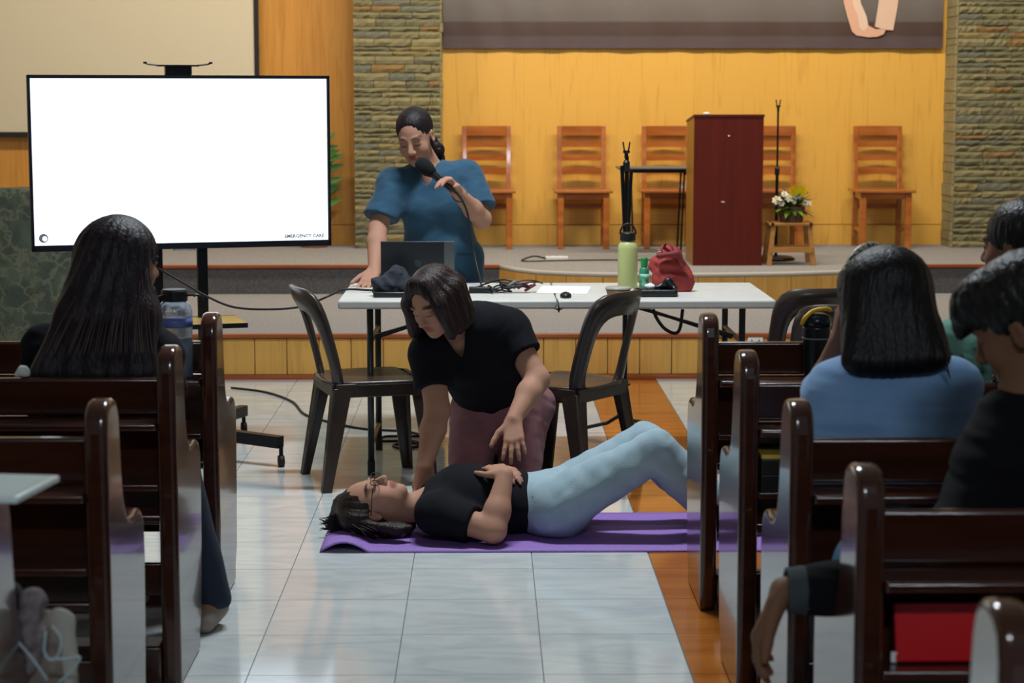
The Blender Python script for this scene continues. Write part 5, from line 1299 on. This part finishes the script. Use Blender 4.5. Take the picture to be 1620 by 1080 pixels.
# long-haired woman, second left pew
H = Head(P(194, 414, 5.42), (.74, .66, -.10), (.08, 0, 1), 1.0)
hm4 = hair_mat('long_brown_hair', '17121a', '2b2028', .45)
def h_long(s, H):
    H.e(s, (0, -.018, .038), (.088, .106, .094), .02)
    tips = [(62, 588), (85, 590), (110, 592), (135, 592), (160, 592), (185, 592), (210, 592), (232, 590)]
    for i, (x, y) in enumerate(tips):
        a = P(158+i*6.5, 405, 5.39); m_ = P(114+i*15.5, 500, 5.31); b = P(x+2, y, 5.26); s.cone(a, m_, .058, .042, .05); s.cone(m_, b, .042, .030, .04)
    s.cone(P(226, 470, 5.38), P(238, 530, 5.36), .022, .018, .03); s.cone(P(238, 530, 5.36), P(244, 585, 5.34), .018, .014, .02)
    H.e(s, (0, .11, -.04), (.062, .075, .10), .012, sub=True); H.e(s, (.085, .05, -.045), (.045, .058, .075), .012, sub=True)
    s.wave(hairgroove(H, .0025, 22, 9))
t, J_ = seated('long-haired woman in dark top seated in the second left pew, seen from behind', H, [P(75, 555, 5.42), P(248, 560, 5.42)], Vector((P(150, 600, 5.38).x, 5.37, SEAT+.1)), (.25, .97, 0),
               M('charcoal_top', '111117', .9, spec=.2), 'dark_top', .6, h_long, hm4, '93705c',
               legs={'knR': V3(P(255, 700, 5.75).x+.06, 5.60, .50), 'anR': P(337, 945, 5.63), 'toeR': P(322, 985, 5.56)}, pants=M('navy_trousers', '1c2436', .85), shoes=M('beige_shoe', '8a8078', .7), arms={'elR': P(262, 660, 5.50), 'wrR': P(200, 700, 5.62)})
paths = [[P(180, 358, 5.40), P(186, 346, 5.40), P(205, 347, 5.40), P(215, 354, 5.40)], [P(184, 360, 5.41), P(183, 349, 5.41), P(192, 345, 5.41)]]
rs = random.Random(3)
for k in range(40):
    x = rs.uniform(130, 235); x1 = 60+(x-130)*1.75+rs.uniform(-8, 8); paths.append([P(150+(x-130)*.75, 400, 5.36), P(x, 450, 5.29), P((x+x1)/2-3, 510, 5.235), P(x1, 570, 5.20)])
mk(strands('loose_hair', paths, .0016, M('brown_hair_strand', '40302c', .4), t), t)
# woman in blue, third right pew
H = Head(P(1396, 478, 4.55), (-.55, .80, -.22), (0, .1, 1), 1.0)
hm5 = hair_mat('straight_black_hair', '0d0b0d', '18151a', .45)
def h_blue(s, H):
    H.e(s, (0, -.018, .040), (.088, .106, .094), .02)
    for i in range(7):
        a = P(1368+i*10, 455, 4.54); b = P(1350+i*22, 574-abs(i-2)*3, 4.44); s.cone(a, b, .052, .028, .05)
    s.cone(P(1478, 520, 4.48), P(1492, 568, 4.42), .02, .012, .02)
    s.cone(P(1340, 440, 4.62), P(1328, 500, 4.66), .022, .018, .03)
    H.e(s, (0, .115, -.04), (.066, .075, .11), .012, sub=True); s.wave(hairgroove(H, .0012, 30, 12))
bt = M('light_blue_blouse', '7299c6', .85, '7fa5d0', (8, 8, 8), 3, bump=.15, bscale=(20, 20, 20), sheen=.1)
t, J_ = seated('woman in light blue blouse and headband seated in the third right pew', H, [P(1320, 625, 4.52), P(1505, 610, 4.50)], Vector((P(1410, 700, 4.5).x, 4.50, SEAT+.1)), (-.25, .97, 0),
               bt, 'blouse', .55, h_blue, hm5, '7f5c4b', arms={'elL': P(1302, 628, 4.80), 'wrL': P(1326, 545, 4.76), 'handL': ((.08, -.02, 1), (.9, 0, .1), 1, (.35, .4, .45, .5), .04, .95)}, pants=M('dark_jeans', '1e2733', .85), wid=1.12, legs={'knL': V3(.87, 4.74, .54), 'knR': V3(1.06, 4.76, .54)})
# headband: woven band over the crown
hb = [H(.093*math.cos(a), .026-.012*math.sin(a), .040+.098*math.sin(a)) for a in [pi*(.02+.96*i/24) for i in range(25)]]
o = MB().tube(hb, .0085, 8).build('headband', M('pearl_headband', 'c0b8a4', .4, '3a3630', (160, 160, 160), 1, .45, .55), t, smooth=True); o.location = -t.location
paths = [[P(1484, 540, 4.44), P(1496, 570, 4.40), P(1503, 600, 4.37)], [P(1478, 545, 4.44), P(1490, 575, 4.40), P(1500, 590, 4.37)]]
mk(strands('loose_hair', paths, .0022, hm5, t), t)
# man in black, fourth right pew
H = Head(P(1622, 512, 3.80), (-.74, .50, -.42), (-.35, .1, 1), 1.04)
hm6 = hair_mat('short_black_hair', '0f0d0e', '1d1a1b', .4)
def h_man(s, H):
    H.e(s, (0, -.022, .044), (.088, .104, .094), .02); H.e(s, (0, .055, .075), (.07, .06, .05), .03)
    s.cone(H(-.03, .09, .06), H(-.02, .115, .03), .025, .014, .02); s.cone(H(.03, .09, .06), H(.03, .11, .03), .025, .014, .02); H.e(s, (0, -.075, -.02), (.07, .04, .06), .03)
    H.e(s, (0, .10, -.05), (.066, .07, .07), .01, sub=True); 
    for sx in (-1, 1): H.e(s, (sx*.09, .01, -.045), (.03, .045, .05), .01, sub=True)
    s.wave(hairgroove(H, .003, 22, 14)).wave(folds(.003, 120, 3))
t, J_ = seated('man in black long-sleeved shirt in the fourth right pew, arm over the pew end', H, [P(1592, 752, 3.75), Vector((1.25, 3.64, .88))], Vector((P(1640, 800, 3.75).x, 3.74, SEAT+.1)), (-.25, .97, 0),
               M('black_shirt', '0d0d10', .9, spec=.2), 'black_shirt', 1.84, h_man, hm6, '77543f',
               arms={'elL': P(1445, 925, 3.60), 'wrL': P(1240, 934, 3.60), 'handL': ((-.50, -.05, -.9), (.9, -.25, -.45), 1, (.42, .45, .48, .5), .02, 1.12, .5, .35)},
               legs={'knL': V3(.80, 3.98, .585), 'knR': V3(1.05, 4.0, .57), 'anL': V3(.82, 4.0, .09), 'anR': V3(1.08, 4.0, .09)}, pants=M('washed_jeans', '5f86a3', .85))
s = SDF(.004); d2 = (J_['wrL']-J_['elL']).normalized(); c_ = J_['elL'].lerp(J_['wrL'], .86); s.cone(c_-d2*.05, c_+d2*.09, .046, .043, .01, end=(c_+d2*.03, d2)); s.cone(c_+d2*.2, c_+d2*.01, .034, .034, .004, sub=True); s.wave(folds(.003, 90, 61)); s.cut(c_-d2*.01, -d2); mk(s.mesh('cuff', M('grey_cuff', '3a4144', .9), t), t)
# person in green, second right pew
H = Head(P(1612, 388, 5.33), (-.72, .68, -.1), (0, 0, 1), 1.0)
def h_back(s, H):
    H.e(s, (0, -.02, .038), (.088, .106, .094), .02); H.e(s, (0, -.06, -.05), (.075, .05, .06), .03); H.e(s, (0, .105, -.045), (.066, .075, .10), .01, sub=True)
    for sx in (-1, 1): H.e(s, (sx*.088, .01, -.02), (.02, .02, .035), .01, sub=True)
    s.wave(hairgroove(H, .002, 24, 17))
gt = M('teal_print_shirt', '5d8a7c', .85, '27302d', (16, 16, 16), 3, .50, .62)
seated('person in teal patterned shirt in the second right pew at the picture edge', H, [P(1510, 545, 5.36), Vector((P(1710, 545, 5.36).x, 5.36, .86))], Vector((P(1612, 600, 5.35).x, 5.35, SEAT+.1)), (-.2, .98, 0), gt, 'patterned_shirt', .6, h_back, hm6, '7a5644', pants=M('dark_jeans', ''))
